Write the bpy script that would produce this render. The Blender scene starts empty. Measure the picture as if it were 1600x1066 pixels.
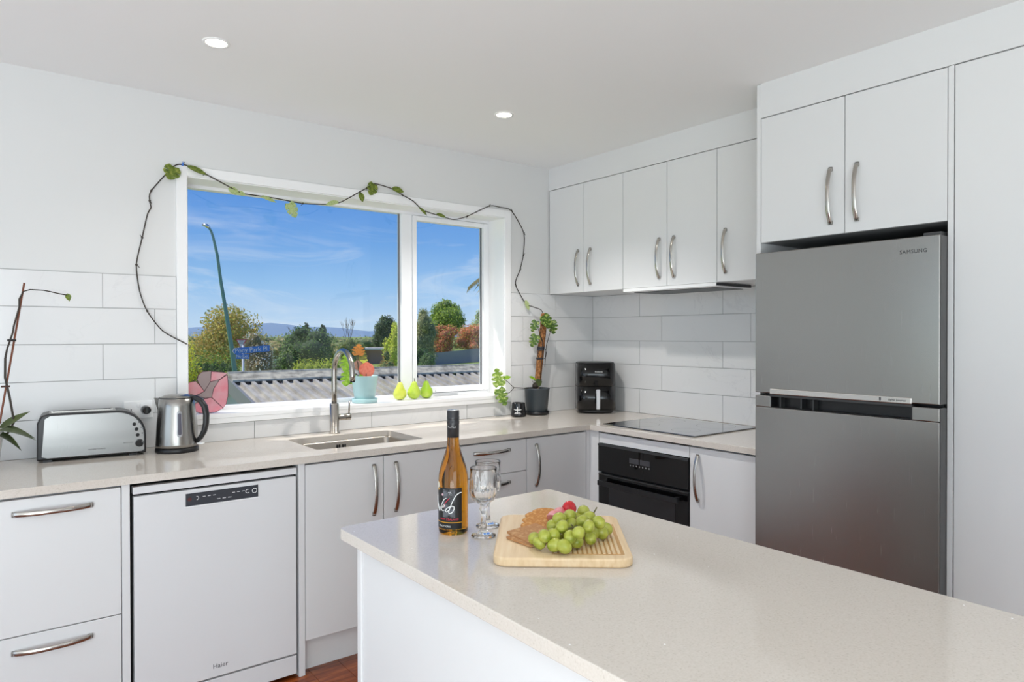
import bpy, math, random
from mathutils import Vector, Matrix
R = random.Random(7)
PI = math.pi
C = bpy.context.scene.collection
SC = bpy.context.scene

# ---------------------------------------------------------------- camera, sky, sun, area lights, exposure
def set_camera():
    yaw, pitch, roll = .6597, -.0077, -.0012
    fw = Vector((math.sin(yaw), math.cos(yaw), 0)); rt = Vector((math.cos(yaw), -math.sin(yaw), 0)); up = Vector((0, 0, 1))
    c, s = math.cos(pitch), math.sin(pitch); fw, up = c*fw+s*up, c*up-s*fw
    c, s = math.cos(roll), math.sin(roll); rt, up = c*rt+s*up, c*up-s*rt
    cam = bpy.data.cameras.new('camera'); cam.sensor_width = 36; cam.sensor_fit = 'HORIZONTAL'
    cam.lens = 1068.8455/1600*36; cam.clip_start = .05; cam.clip_end = 8000
    o = bpy.data.objects.new('camera', cam); C.objects.link(o)
    m = Matrix((rt, up, -fw)).transposed().to_4x4(); m.translation = (-3.2797, -3.3348, 1.3922)
    o.matrix_world = m; SC.camera = o
set_camera()
SUN_DIR = Vector((.5, -.5, -1.0)); SUN_STRENGTH = 4.2
SKY_STRENGTH = 1.0
SIDE_POWER, REAR_POWER, BOUNCE_POWER, DOWN_POWER = 19, 62, 114, 8; LC = (.885, .975, 1)
SC.view_settings.view_transform = 'Standard'; SC.view_settings.look = 'None'
SC.view_settings.exposure = 0.0; SC.view_settings.gamma = 1.0; SC.view_settings.use_curve_mapping = False
SC.cycles.use_denoising = True
SC.cycles.max_bounces = 12; SC.cycles.transparent_max_bounces = 16

def lin(r, g, b):
    f = lambda c: (c/255/12.92) if c/255 <= .04045 else ((c/255+.055)/1.055)**2.4
    return (f(r), f(g), f(b), 1)

def set_world():
    w = bpy.data.worlds.new('sky'); SC.world = w; w.use_nodes = True
    n, l = w.node_tree.nodes, w.node_tree.links; n.clear()
    tc = n.new('ShaderNodeTexCoord'); sep = n.new('ShaderNodeSeparateXYZ'); l.new(tc.outputs['Generated'], sep.inputs[0])
    rp = n.new('ShaderNodeValToRGB'); l.new(sep.outputs['Z'], rp.inputs[0]); e = rp.color_ramp.elements
    e[0].position = 0; e[0].color = lin(196, 220, 242); e[1].position = 1; e[1].color = lin(60, 112, 196)
    for p, c in ((.025, (184, 214, 243)), (.07, (150, 196, 240)), (.13, (112, 168, 231)), (.20, (86, 146, 223)), (.35, (72, 128, 210))):
        k = e.new(p); k.color = lin(*c)
    mp = n.new('ShaderNodeMapping'); l.new(tc.outputs['Generated'], mp.inputs[0]); mp.inputs['Scale'].default_value = (2.4, 2.4, 13); mp.inputs['Location'].default_value = (3.1, .4, .8)
    nz = n.new('ShaderNodeTexNoise'); l.new(mp.outputs[0], nz.inputs[0]); nz.inputs['Scale'].default_value = 1.7; nz.inputs['Detail'].default_value = 7
    nz.inputs['Roughness'].default_value = .62; nz.inputs['Distortion'].default_value = .7
    cr = n.new('ShaderNodeValToRGB'); l.new(nz.outputs[0], cr.inputs[0]); cr.color_ramp.elements[0].position = .52; cr.color_ramp.elements[1].position = .80
    el = n.new('ShaderNodeMapRange'); l.new(sep.outputs['Z'], el.inputs[0]); el.inputs[1].default_value = .11; el.inputs[2].default_value = .19; el.inputs[3].default_value = .8; el.inputs[4].default_value = .12
    mul = n.new('ShaderNodeMath'); mul.operation = 'MULTIPLY'; l.new(cr.outputs[0], mul.inputs[0]); l.new(el.outputs[0], mul.inputs[1])
    mx = n.new('ShaderNodeMix'); mx.data_type = 'RGBA'; l.new(mul.outputs[0], mx.inputs[0]); l.new(rp.outputs[0], mx.inputs[6]); mx.inputs[7].default_value = lin(226, 236, 248)
    bg = n.new('ShaderNodeBackground'); l.new(mx.outputs[2], bg.inputs[0]); bg.inputs[1].default_value = SKY_STRENGTH
    out = n.new('ShaderNodeOutputWorld'); l.new(bg.outputs[0], out.inputs[0])
set_world()

def add_light(name, kind, loc, energy, color=(1, 1, 1), direction=None, size=None, angle=None):
    d = bpy.data.lights.new(name, kind); d.energy = energy; d.color = color
    if size: d.shape = 'RECTANGLE'; d.size, d.size_y = size
    if angle: d.angle = angle
    o = bpy.data.objects.new(name, d); C.objects.link(o); o.location = loc
    if direction: o.rotation_euler = Vector(direction).to_track_quat('-Z', 'Y').to_euler()
    return o
add_light('sun', 'SUN', (-6, 10, 12), SUN_STRENGTH, (1, .95, .86), SUN_DIR, angle=.012)
# fill lamps added at unseen wall openings, standing in for daylight
add_light('side_fill_lamp', 'AREA', (-5.52, -1.85, 1.15), SIDE_POWER, LC, (1, .0, -.02), (2.4, 2.1))
add_light('rear_fill_lamp', 'AREA', (-4.2, -6.42, 1.15), REAR_POWER, LC, (.12, 1, .0), (2.3, 2.1))
# fill lamp added unseen behind the camera, turned up to brighten the ceiling
add_light('bounce_fill_lamp', 'AREA', (-4.5, -4.3, .3), BOUNCE_POWER, LC, (.2, .15, 1), (1.8, 2.6))

# unseen fill spots added at the ceiling, over the island and behind the camera
for (dx, dy) in ((-3.7, -2.9), (-2.3, -3.3), (-3.6, -4.8), (-1.8, -5.0)):
    o = add_light('ceiling_spot', 'SPOT', (dx, dy, 2.44), DOWN_POWER, (1, .965, .92)); o.data.spot_size = 2.2; o.data.spot_blend = .8; o.data.shadow_soft_size = .03

# ---------------------------------------------------------------- mesh helper
class MB:
    def __init__(s): s.v = []; s.f = []; s.sm = []; s.mi = []; s.cur = 0
    def add(s, vs, fs, smooth=False):
        b = len(s.v); s.v += [tuple(p) for p in vs]
        for f in fs: s.f.append([b+i for i in f]); s.sm.append(smooth); s.mi.append(s.cur)
        return s
    def box(s, x0, x1, y0, y1, z0, z1):
        x0, x1 = min(x0, x1), max(x0, x1); y0, y1 = min(y0, y1), max(y0, y1); z0, z1 = min(z0, z1), max(z0, z1)
        return s.add([(x0,y0,z0),(x1,y0,z0),(x1,y1,z0),(x0,y1,z0),(x0,y0,z1),(x1,y0,z1),(x1,y1,z1),(x0,y1,z1)],
                     [(0,3,2,1),(4,5,6,7),(0,1,5,4),(1,2,6,5),(2,3,7,6),(3,0,4,7)])
    def lathe(s, prof, n=32, cx=0, cy=0, smooth=True, mod=None, close=False):
        vs = []
        for q in prof:
            r, z = q[:2]
            for i in range(n):
                a = 2*PI*i/n; rr = mod(r, z, a) if mod and len(q) == 2 else r
                vs.append((cx+rr*math.cos(a), cy+rr*math.sin(a), z))
        fs = []; m = len(prof)
        for j in range(m-1):
            for i in range(n):
                k = (i+1) % n; fs.append((j*n+i, j*n+k, (j+1)*n+k, (j+1)*n+i))
        s.add(vs, fs, smooth)
        if not close:
            b = len(s.v)-len(vs)
            if prof[0][0] > 1e-5: s.f.append([b+i for i in range(n)][::-1]); s.sm.append(False); s.mi.append(s.cur)
            if prof[-1][0] > 1e-5: s.f.append([b+(m-1)*n+i for i in range(n)]); s.sm.append(False); s.mi.append(s.cur)
        return s
    def tube(s, pts, rad, n=8, flat=1.0, ref=None, caps=True, smooth=True):
        pts = [Vector(p) for p in pts]; m = len(pts)
        rads = rad if isinstance(rad, (list, tuple)) else [rad]*m
        vs = []; up = Vector(ref) if ref else None
        for i, p in enumerate(pts):
            t = (pts[min(i+1, m-1)]-pts[max(i-1, 0)]).normalized()
            if up is None:
                up = Vector((0, 0, 1)) if abs(t.z) < .9 else Vector((1, 0, 0))
            a = (up-t*up.dot(t)).normalized(); b = t.cross(a)
            if not ref: up = a
            for k in range(n):
                q = 2*PI*k/n
                vs.append(p+a*(math.cos(q)*rads[i])+b*(math.sin(q)*rads[i]*flat))
        fs = []
        for i in range(m-1):
            for k in range(n):
                k2 = (k+1) % n; fs.append((i*n+k, i*n+k2, (i+1)*n+k2, (i+1)*n+k))
        if caps: fs.append(tuple(range(n))[::-1]); fs.append(tuple((m-1)*n+k for k in range(n)))
        return s.add(vs, fs, smooth)
    def cyl(s, p0, p1, r0, r1=None, n=24):
        r1 = r0 if r1 is None else r1
        b0 = len(s.f); s.tube([p0, p1], [r0, r1], n); s.sm[-1] = s.sm[-2] = False
        return s
    def prism(s, poly, d, a0, a1):
        """poly in the two axes other than d ('x','y','z'), extruded from a0 to a1"""
        n = len(poly); mk = {'x': lambda p, a: (a, p[0], p[1]), 'y': lambda p, a: (p[0], a, p[1]), 'z': lambda p, a: (p[0], p[1], a)}[d]
        vs = [mk(p, a0) for p in poly]+[mk(p, a1) for p in poly]
        fs = [tuple(range(n))[::-1], tuple(range(n, 2*n))]+[(i, (i+1) % n, n+(i+1) % n, n+i) for i in range(n)]
        return s.add(vs, fs)
    def ball(s, c, r, n=12, m=8, sc=(1, 1, 1), rot=None):
        vs = []; fs = []
        for j in range(m+1):
            t = PI*j/m
            for i in range(n):
                a = 2*PI*i/n; p = Vector((math.sin(t)*math.cos(a)*r*sc[0], math.sin(t)*math.sin(a)*r*sc[1], math.cos(t)*r*sc[2]))
                if rot: p = rot @ p
                vs.append(Vector(c)+p)
        for j in range(m):
            for i in range(n): fs.append((j*n+i, (j+1)*n+i, (j+1)*n+(i+1) % n, j*n+(i+1) % n))
        return s.add(vs, fs, True)
    def mesh(s, name):
        me = bpy.data.meshes.new(name); me.from_pydata(s.v, [], s.f)
        me.polygons.foreach_set('use_smooth', s.sm); me.polygons.foreach_set('material_index', s.mi); me.update()
        return me

def rrect(w, h, r, n=5, cx=0, cy=0):
    out = []
    for (sx, sy, a0) in ((1, 1, 0), (-1, 1, 90), (-1, -1, 180), (1, -1, 270)):
        for i in range(n+1):
            a = math.radians(a0+90*i/n); out.append((cx+sx*(w/2-r)+r*math.cos(a), cy+sy*(h/2-r)+r*math.sin(a)))
    return out

def fix_normals(me):
    import bmesh
    bm = bmesh.new(); bm.from_mesh(me); bmesh.ops.recalc_face_normals(bm, faces=bm.faces); bm.to_mesh(me); bm.free()

def obj(name, m, mat, parent=None, loc=None, rot=None, bevel=0, seg=2, fix=True, kind=None, label=None, world=None):
    """one mesh object; world = thing whose (unrotated) base is subtracted because the mesh was written in room coordinates"""
    me = m.mesh(name) if isinstance(m, MB) else m
    if isinstance(m, MB) and fix: fix_normals(me)
    if world is not None: me.transform(Matrix.Translation(-Vector(world.location)))
    o = bpy.data.objects.new(name, me); C.objects.link(o)
    if isinstance(m, MB) or not me.materials:
        for k in (mat if isinstance(mat, (list, tuple)) else [mat]): me.materials.append(k)
    if parent: o.parent = parent
    if loc: o.location = loc
    if rot: o.rotation_euler = rot
    if bevel:
        b = o.modifiers.new('bevel', 'BEVEL'); b.width = bevel; b.segments = seg; b.limit_method = 'ANGLE'; b.angle_limit = math.radians(40)
    if kind: o['kind'] = kind
    if label: o['label'] = label
    return o

def tag(o, label, cat, group=None):
    o['label'] = label; o['category'] = cat
    if group: o['group'] = group
    return o

def thing(name, label, cat, loc=(0, 0, 0), rz=0, group=None):
    o = bpy.data.objects.new(name, None); C.objects.link(o); o.location = loc; o.rotation_euler = (0, 0, rz)
    o.empty_display_size = .05
    return tag(o, label, cat, group)

def text_mesh(s, size, ext=.0003, align='CENTER', shear=0, spacing=1):
    cu = bpy.data.curves.new('text', 'FONT'); cu.body = s; cu.size = size; cu.extrude = ext; cu.align_x = align; cu.align_y = 'CENTER'; cu.shear = shear; cu.space_character = spacing
    cu.resolution_u = 3
    o = bpy.data.objects.new('text', cu); C.objects.link(o)
    dg = bpy.context.evaluated_depsgraph_get(); dg.update()
    me = bpy.data.meshes.new_from_object(o.evaluated_get(dg)); bpy.data.objects.remove(o); bpy.data.curves.remove(cu)
    return me

# ---------------------------------------------------------------- materials
def pm(name, col, rough=.5, metal=0, **k):
    m = bpy.data.materials.new(name); m.use_nodes = True; b = m.node_tree.nodes['Principled BSDF']
    b.inputs['Base Color'].default_value = lin(*col) if max(col) > 1.0 else (*col, 1)
    b.inputs['Roughness'].default_value = rough; b.inputs['Metallic'].default_value = metal
    for a, v in k.items():
        b.inputs[a.replace('_', ' ')].default_value = v
    return m
def nodes(m): return m.node_tree.nodes, m.node_tree.links, m.node_tree.nodes['Principled BSDF']
def noise(m, scale, detail=3, sc3=None, coord='Object', rough=.5, dist=0):
    n, l, b = nodes(m); tc = n.new('ShaderNodeTexCoord'); mp = n.new('ShaderNodeMapping'); l.new(tc.outputs[coord], mp.inputs[0])
    if sc3: mp.inputs['Scale'].default_value = sc3
    t = n.new('ShaderNodeTexNoise'); l.new(mp.outputs[0], t.inputs[0]); t.inputs['Scale'].default_value = scale; t.inputs['Detail'].default_value = detail
    t.inputs['Roughness'].default_value = rough; t.inputs['Distortion'].default_value = dist
    return t
def ramp(m, src, stops):
    n, l, b = nodes(m); r = n.new('ShaderNodeValToRGB'); l.new(src, r.inputs[0]); e = r.color_ramp.elements
    e[0].position, e[0].color = stops[0][0], lin(*stops[0][1]); e[1].position, e[1].color = stops[-1][0], lin(*stops[-1][1])
    for p, c in stops[1:-1]: k = e.new(p); k.color = lin(*c)
    return r
def bump(m, src, strength, dist=.01):
    n, l, b = nodes(m); k = n.new('ShaderNodeBump'); k.inputs['Strength'].default_value = strength; k.inputs['Distance'].default_value = dist
    l.new(src, k.inputs['Height']); l.new(k.outputs[0], b.inputs['Normal'])

wall_m = pm('painted_wall', (218, 218, 217), .6); bump(wall_m, noise(wall_m, 220, 2).outputs[0], .04, .002)
ceil_m = pm('painted_ceiling', (240, 240, 240), .7)
white_m = pm('white_cabinet_board', (222, 222, 222), .32); white_m.node_tree.nodes['Principled BSDF'].inputs['Specular IOR Level'].default_value = .4
carc_m = pm('cabinet_edge', (150, 151, 153), .6)
trim_m = pm('white_trim', (240, 240, 240), .35)
alum_m = pm('white_aluminium', (238, 239, 241), .3)
bead_m = pm('grey_bead', (120, 121, 124), .5)
rubber_m = pm('black_seal', (45, 46, 48), .6)
grout_m = pm('grey_grout', (166, 166, 165), .9)
tile_m = pm('marble_tile', (225, 225, 225), .18)
t = noise(tile_m, 2.1, 8, (1, 1, 1.4), 'Object', .55, 1.6)
rp = ramp(tile_m, t.outputs[0], [(0, (225, 225, 225)), (.485, (225, 225, 225)), (.5, (212, 212, 213)), (.512, (225, 225, 225)), (1, (225, 225, 225))])
# veins stay faint: mixed weakly with the plain colour
n_, l_, b_ = nodes(tile_m); mx = n_.new('ShaderNodeMix'); mx.data_type = 'RGBA'; mk = noise(tile_m, 1.3, 2)
mr = n_.new('ShaderNodeMapRange'); l_.new(mk.outputs[0], mr.inputs[0]); mr.inputs[1].default_value = .45; mr.inputs[2].default_value = .7
l_.new(mr.outputs[0], mx.inputs[0]); mx.inputs[6].default_value = lin(225, 225, 225); l_.new(rp.outputs[0], mx.inputs[7]); l_.new(mx.outputs[2], b_.inputs['Base Color'])
floor_m = pm('polished_timber', (150, 80, 35), .22)
t = noise(floor_m, 6, 6, (1, 9, 1), 'Object', .6, .4); rp = ramp(floor_m, t.outputs[0], [(.3, (88, 38, 15)), (.5, (126, 60, 24)), (.7, (152, 80, 36))])
nodes(floor_m)[1].new(rp.outputs[0], nodes(floor_m)[2].inputs['Base Color'])
stone_m = pm('engineered_stone', (214, 205, 194), .09, 0, Specular_IOR_Level=.5)
t = noise(stone_m, 260, 3); rp = ramp(stone_m, t.outputs[0], [(.26, (196, 187, 176)), (.40, (210, 202, 192)), (.6, (214, 206, 197)), (.8, (218, 211, 202))])
n_, l_, b_ = nodes(stone_m); v = n_.new('ShaderNodeTexVoronoi'); tc = n_.new('ShaderNodeTexCoord'); l_.new(tc.outputs['Object'], v.inputs[0]); v.inputs['Scale'].default_value = 42
c1 = n_.new('ShaderNodeMath'); c1.operation = 'LESS_THAN'; l_.new(v.outputs['Distance'], c1.inputs[0]); c1.inputs[1].default_value = .075
sp = n_.new('ShaderNodeSeparateColor'); l_.new(v.outputs['Color'], sp.inputs[0]); c2 = n_.new('ShaderNodeMath'); c2.operation = 'GREATER_THAN'; l_.new(sp.outputs[0], c2.inputs[0]); c2.inputs[1].default_value = .9
c3 = n_.new('ShaderNodeMath'); c3.operation = 'MULTIPLY'; l_.new(c1.outputs[0], c3.inputs[0]); l_.new(c2.outputs[0], c3.inputs[1])
mx = n_.new('ShaderNodeMix'); mx.data_type = 'RGBA'; l_.new(c3.outputs[0], mx.inputs[0]); l_.new(rp.outputs[0], mx.inputs[6]); mx.inputs[7].default_value = lin(250, 250, 248); l_.new(mx.outputs[2], b_.inputs['Base Color'])
def brushed(name, col, rough, sc3, aniso=.0):
    m = pm(name, col, rough, 1, Anisotropic=aniso); t = noise(m, 60, 3, sc3)
    n, l, b = nodes(m); mr = n.new('ShaderNodeMapRange'); l.new(t.outputs[0], mr.inputs[0]); mr.inputs[3].default_value = rough-.025; mr.inputs[4].default_value = rough+.03
    l.new(mr.outputs[0], b.inputs['Roughness']); bump(m, t.outputs[0], .008, .001); return m
steel_m = brushed('brushed_steel', (158, 156, 152), .26, (9, 9, .2))
fridge_m = brushed('fridge_steel', (158, 157, 154), .26, (7, 7, .12))
sink_m = brushed('sink_steel', (178, 170, 160), .3, (3, 40, 3))
chrome_m = pm('satin_nickel', (188, 184, 178), .2, 1)
tap_m = pm('tap_steel', (168, 163, 156), .26, 1)
black_m = pm('black_gloss_plastic', (12, 12, 14), .12)
bplast_m = pm('black_satin_plastic', (24, 24, 26), .35)
bglass_m = pm('black_glass', (9, 9, 10), .04)
dark_m = pm('dark_cavity', (14, 14, 14), .8)
dgrey_m = pm('dark_grey_metal', (74, 75, 76), .4, .6)
silver_m = pm('bright_silver', (214, 212, 208), .25, 1)
ink_m = pm('dark_print', (58, 58, 60), .6)
wink_m = pm('white_print', (232, 232, 232), .5)
lamp_m = pm('lamp_lens', (255, 252, 240), .5, 0, Emission_Color=(1, .97, .9, 1), Emission_Strength=6)
led_m = pm('grey_print', (150, 150, 150), .5)
def glass(name, col, ior=1.5, rough=0): return pm(name, col, rough, 0, Transmission_Weight=1.0, IOR=ior)
crystal_m = glass('crystal_glass', (1., 1., 1.), 1.36)
amber_m = glass('amber_glass', (226, 152, 40), 1.42)
pane_m = bpy.data.materials.new('window_glass'); pane_m.use_nodes = True
n_, l_ = pane_m.node_tree.nodes, pane_m.node_tree.links; n_.clear()
fa = n_.new('ShaderNodeLayerWeight'); fa.inputs[0].default_value = .5; pw = n_.new('ShaderNodeMath'); pw.operation = 'POWER'; l_.new(fa.outputs['Facing'], pw.inputs[0]); pw.inputs[1].default_value = 5
fr = n_.new('ShaderNodeMath'); fr.operation = 'MULTIPLY_ADD'; l_.new(pw.outputs[0], fr.inputs[0]); fr.inputs[1].default_value = .9; fr.inputs[2].default_value = .03
tr = n_.new('ShaderNodeBsdfTransparent'); gl = n_.new('ShaderNodeBsdfGlossy'); gl.inputs['Roughness'].default_value = .0
mx = n_.new('ShaderNodeMixShader'); l_.new(fr.outputs[0], mx.inputs[0]); l_.new(tr.outputs[0], mx.inputs[1]); l_.new(gl.outputs[0], mx.inputs[2])
ou = n_.new('ShaderNodeOutputMaterial'); l_.new(mx.outputs[0], ou.inputs[0])

# ---------------------------------------------------------------- room
ZF, ZC, CT = .012, 2.4614, .905       # floor, ceiling, counter top
XL, YB = -5.6, -6.5
S = lambda o: o.__setitem__('kind', 'structure')
fl = obj('floor', MB().box(XL, .2, YB, .2, -.12, ZF-.012), dark_m); S(fl)
# boards run along y
bw = .13; x = XL; i = 0
while x < -.01:
    y = YB-R.random()*1.2
    while y < -.02:
        L = 1.9+R.random()*1.3; y1 = min(y+L, 0); y0 = max(y, YB)
        inview = (-2.9 < x < -1.6 and y1 > -2.8)
        if y1-y0 > .05: obj('board', MB().box(x+.0008, min(x+bw-.0008, 0), y0+.0008, y1-.0008, ZF-.012, ZF), floor_m, fl)
        y = y1
        if y1 == 0: break
    x += bw; i += 1
ce = obj('ceiling', MB().box(XL-.2, .2, YB-.2, .2, ZC, ZC+.2), ceil_m); S(ce)
OX0, OX1, OZ0, OZ1 = -2.547, -.756, 1.012, 2.112     # window opening
wb = MB(); wb.box(XL-.2, OX0, 0, .2, -.1, ZC).box(OX1, .2, 0, .2, -.1, ZC).box(OX0, OX1, 0, .2, -.1, OZ0).box(OX0, OX1, 0, .2, OZ1, ZC)
wall_back = obj('wall_back', wb, wall_m); S(wall_back)
wall_right = obj('wall_right', MB().box(0, .2, YB-.2, 0, -.1, ZC), wall_m); S(wall_right)
# wall behind the island side: opening placed to suit its fill lamp; same in the wall behind the camera
wl = MB(); wl.box(XL-.2, XL, YB-.2, -3.1, -.1, ZC).box(XL-.2, XL, -.6, 0, -.1, ZC).box(XL-.2, XL, -3.1, -.6, 2.2, ZC)
wall_left = obj('wall_left', wl, wall_m); S(wall_left)
wf = MB(); wf.box(XL, -5.4, YB-.2, YB, -.1, ZC).box(-3.0, 0, YB-.2, YB, -.1, ZC).box(-5.4, -3.0, YB-.2, YB, 2.2, ZC)
wall_front = obj('wall_front', wf, wall_m); S(wall_front)

# splashback tiles
ZR = [.905, 1.0569, 1.2088, 1.3588, 1.5115, 1.6569]
def tiles(wall, horizontal_axis, s0, s1, rows, phases, cut=None):
    """rows of 610 mm tiles from s0 to s1; cut: (s0, s1, z) below a sill"""
    for k in rows:
        z0, z1 = ZR[k], ZR[k+1]; ph = phases[k % 2]; g = .0014
        a = ph+math.floor((s0-ph)/.61)*.61
        while a < s1-1e-4:
            q0, q1 = max(a, s0), min(a+.61, s1); a += .61
            if q1-q0 < .012: continue
            m = MB()
            if horizontal_axis == 'x': m.box(q0+g, q1-g, -.0065, -.0005, z0+g, min(z1, cut or 9)-g)
            else: m.box(-.0065, -.0005, -q1+g, -q0-g, z0+g, z1-g)
            obj('tile', m, tile_m, wall)
# EF row index 0, ... top row index 4
tiles(wall_back, 'x', -3.37, -2.592, (1, 2, 3, 4), (-2.876, -2.679))
tiles(wall_back, 'x', -3.37, -2.592, (0,), (-2.863, 0))
tiles(wall_back, 'x', -2.592, -.712, (0,), (-2.253, 0), cut=.9875)
tiles(wall_back, 'x', -.712, -.0065, (0,), (-1.03, 0))
tiles(wall_back, 'x', -.712, -.0065, (1, 2, 3, 4), (-.341, -.612))
tiles(wall_right, 'y', .0065, 1.66, (0, 1, 2, 3, 4), (.426, .602))
gm = MB().box(-3.37, -2.592, -.003, -.0001, .9, 1.6585).box(-2.592, -.712, -.003, -.0001, .9, .988).box(-.712, -.003, -.003, -.0001, .9, 1.6585)
obj('grout', gm, grout_m, wall_back)
obj('grout', MB().box(-.003, -.0001, -1.66, -.003, .9, 1.657), grout_m, wall_right)

# window_1
win = bpy.data.objects.new('window_1', None); C.objects.link(win); win.location = ((OX0+OX1)/2, .15, OZ0); S(win)
def wpart(name, m, mat, bevel=.002, **k): return obj(name, m, mat, win, bevel=bevel, world=win, **k)
aw = .0445; zt = OZ1+aw; SZ = 1.033
wpart('architrave', MB().box(OX0-aw, OX0, -.016, 0, .9885, zt), trim_m)
wpart('architrave', MB().box(OX1, OX1+aw, -.016, 0, .9885, zt), trim_m)
wpart('architrave', MB().box(OX0, OX1, -.016, 0, OZ1, zt), trim_m)
wpart('sill', MB().box(OX0+.0005, OX1-.0005, -.02, .15, OZ0+.0005, SZ).box(OX0, OX1, -.018, 0, .9885, SZ-.003), trim_m)
wpart('jamb_liner', MB().box(OX0, OX0+.004, -.004, .15, SZ, OZ1).box(OX1-.004, OX1, -.004, .15, SZ, OZ1).box(OX0, OX1, -.004, .15, OZ1-.004, OZ1), trim_m, 0)
FY0, FY1 = .15, .2
MX0, MX1 = -1.377, -1.308
fr = MB().box(OX0, -2.519, FY0, FY1, SZ-.02, OZ1).box(-.772, OX1, FY0, FY1, SZ-.02, OZ1)
fr.box(-2.519, -.772, FY0, FY1, 2.093, OZ1).box(-2.519, -.772, FY0, FY1, SZ-.02, 1.053)
fr.box(MX0, MX1, FY0, FY1, 1.053, 2.093)
wpart('frame', fr, alum_m)
wpart('glazing_bead', MB().box(MX0-.006, MX0, FY0+.02, FY0+.032, 1.053, 2.093), bead_m, 0)
sx0, sx1, sz0, sz1 = MX1+.002, -.774, 1.056, 2.09
sa = MB().box(sx0, -1.281, FY0-.008, FY1-.01, sz0, sz1).box(-.805, sx1, FY0-.008, FY1-.01, sz0, sz1)
sa.box(-1.281, -.805, FY0-.008, FY1-.01, sz0, 1.088).box(-1.281, -.805, FY0-.008, FY1-.01, 2.063, sz1)
sash = wpart('sash', sa, alum_m)
wpart('glazing_bead', MB().box(-.811, -.805, FY0+.014, FY0+.026, 1.088, 2.063), bead_m, 0)
wpart('pane', MB().box(-2.519, MX0, .174, .178, 1.053, 2.093), pane_m, 0)
wpart('pane', MB().box(-1.281, -.805, .168, .172, 1.088, 2.063), pane_m, 0)
lt = MB().box(-1.16, -1.0, .128, .143, 1.060, 1.07).box(-1.06, -1.03, .118, .143, 1.062, 1.082)
wpart('stay_latch', lt, alum_m, .001)
# unseen eave over the window, its depth set to narrow the sun strip
ev = obj('trim_shade_eave', MB().box(-4.5, 1.5, .2, .54, 2.34, 2.42), white_m); S(ev)

# downlights
for i, (dx, dy) in enumerate(((-2.598, -.702), (-1.278, -.693))):
    t = thing('downlight', ('round recessed downlight over the worktop near the toaster', 'round recessed downlight over the worktop between sink and hob')[i], 'ceiling light', (dx, dy, ZC), 0, 'recessed ceiling downlights')
    obj('ring', MB().lathe([(.036, -.001), (.037, -.004), (.046, -.004), (.0475, -.0005)], 32, close=True), trim_m, t, fix=False)
    obj('lens', MB().lathe([(.0362, -.0015), (.0001, -.0015)], 32), lamp_m, t, fix=False)
    d = bpy.data.lights.new('ceiling_spot', 'SPOT'); d.energy = (9, 68)[i]; d.spot_size = 2.15; d.spot_blend = .75; d.color = (1, .965, .92); d.shadow_soft_size = .03
    lo = bpy.data.objects.new('ceiling_spot', d); C.objects.link(lo); lo.location = (0, 0, -.02); lo.parent = t

# ---------------------------------------------------------------- cabinets
class Run:
    def __init__(s, k): s.k = k
    def p(s, a, d, z): return (a, -d, z) if s.k == 'B' else (-d, -a, z)
    def box(s, m, a0, a1, d0, d1, z0, z1):
        p, q = s.p(a0, d0, z0), s.p(a1, d1, z1); return m.box(p[0], q[0], p[1], q[1], z0, z1)
    def rz(s): return 0 if s.k == 'B' else -PI/2
B, RR = Run('B'), Run('R')

def handle_mesh(L=.222):
    m = MB(); pts = []; n = 18
    for i in range(n+1):
        t = -1+2*i/n; pts.append((0, -.004-.026*(1-abs(t)**2.4), t*L/2))
    m.tube(pts, [.0092-.0014*(1-abs(-1+2*i/n)) for i in range(n+1)], 12, .42, ref=(1, 0, 0))
    for sgn in (-1, 1):
        m.cyl((0, 0, sgn*(L/2-.009)), (0, -.009, sgn*(L/2-.009)), .0085, .008, 14)
    me = m.mesh('handle'); fix_normals(me); me.materials.append(chrome_m); return me
HM = handle_mesh()
def handle(run, door, root, a, d, z, horiz=False):
    p = Vector(run.p(a, d, z))-Vector(root.location)
    o = bpy.data.objects.new('handle', HM); C.objects.link(o); o.parent = door; o.location = p
    M = Matrix.Rotation(run.rz(), 4, 'Z')
    if horiz: M = M @ Matrix.Rotation(PI/2, 4, 'Y')
    o.rotation_euler = M.to_euler()
    return o
G = .0016
def front(run, root, name, a0, a1, dF, z0, z1, mat=None, gl=G, gr=G):
    m = MB(); run.box(m, a0+gl, a1-gr, dF-.017, dF, z0+G, z1-G)
    return obj(name, m, mat or white_m, root, bevel=.0012, seg=1, world=root)
def carcass(run, root, a0, a1, d0, d1, z0, z1, name='carcass', mat=None):
    m = MB(); run.box(m, a0+.001, a1-.001, d0, d1, z0, z1); return obj(name, m, mat or carc_m, root, world=root)
def base(run, a0, a1, z=ZF, d=0): 
    p = run.p((a0+a1)/2, d, z); return p
DB, DR = .63, .64            # front planes of the two runs
ZT, ZK = .8685, .150         # door tops, toe kick top

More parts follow.
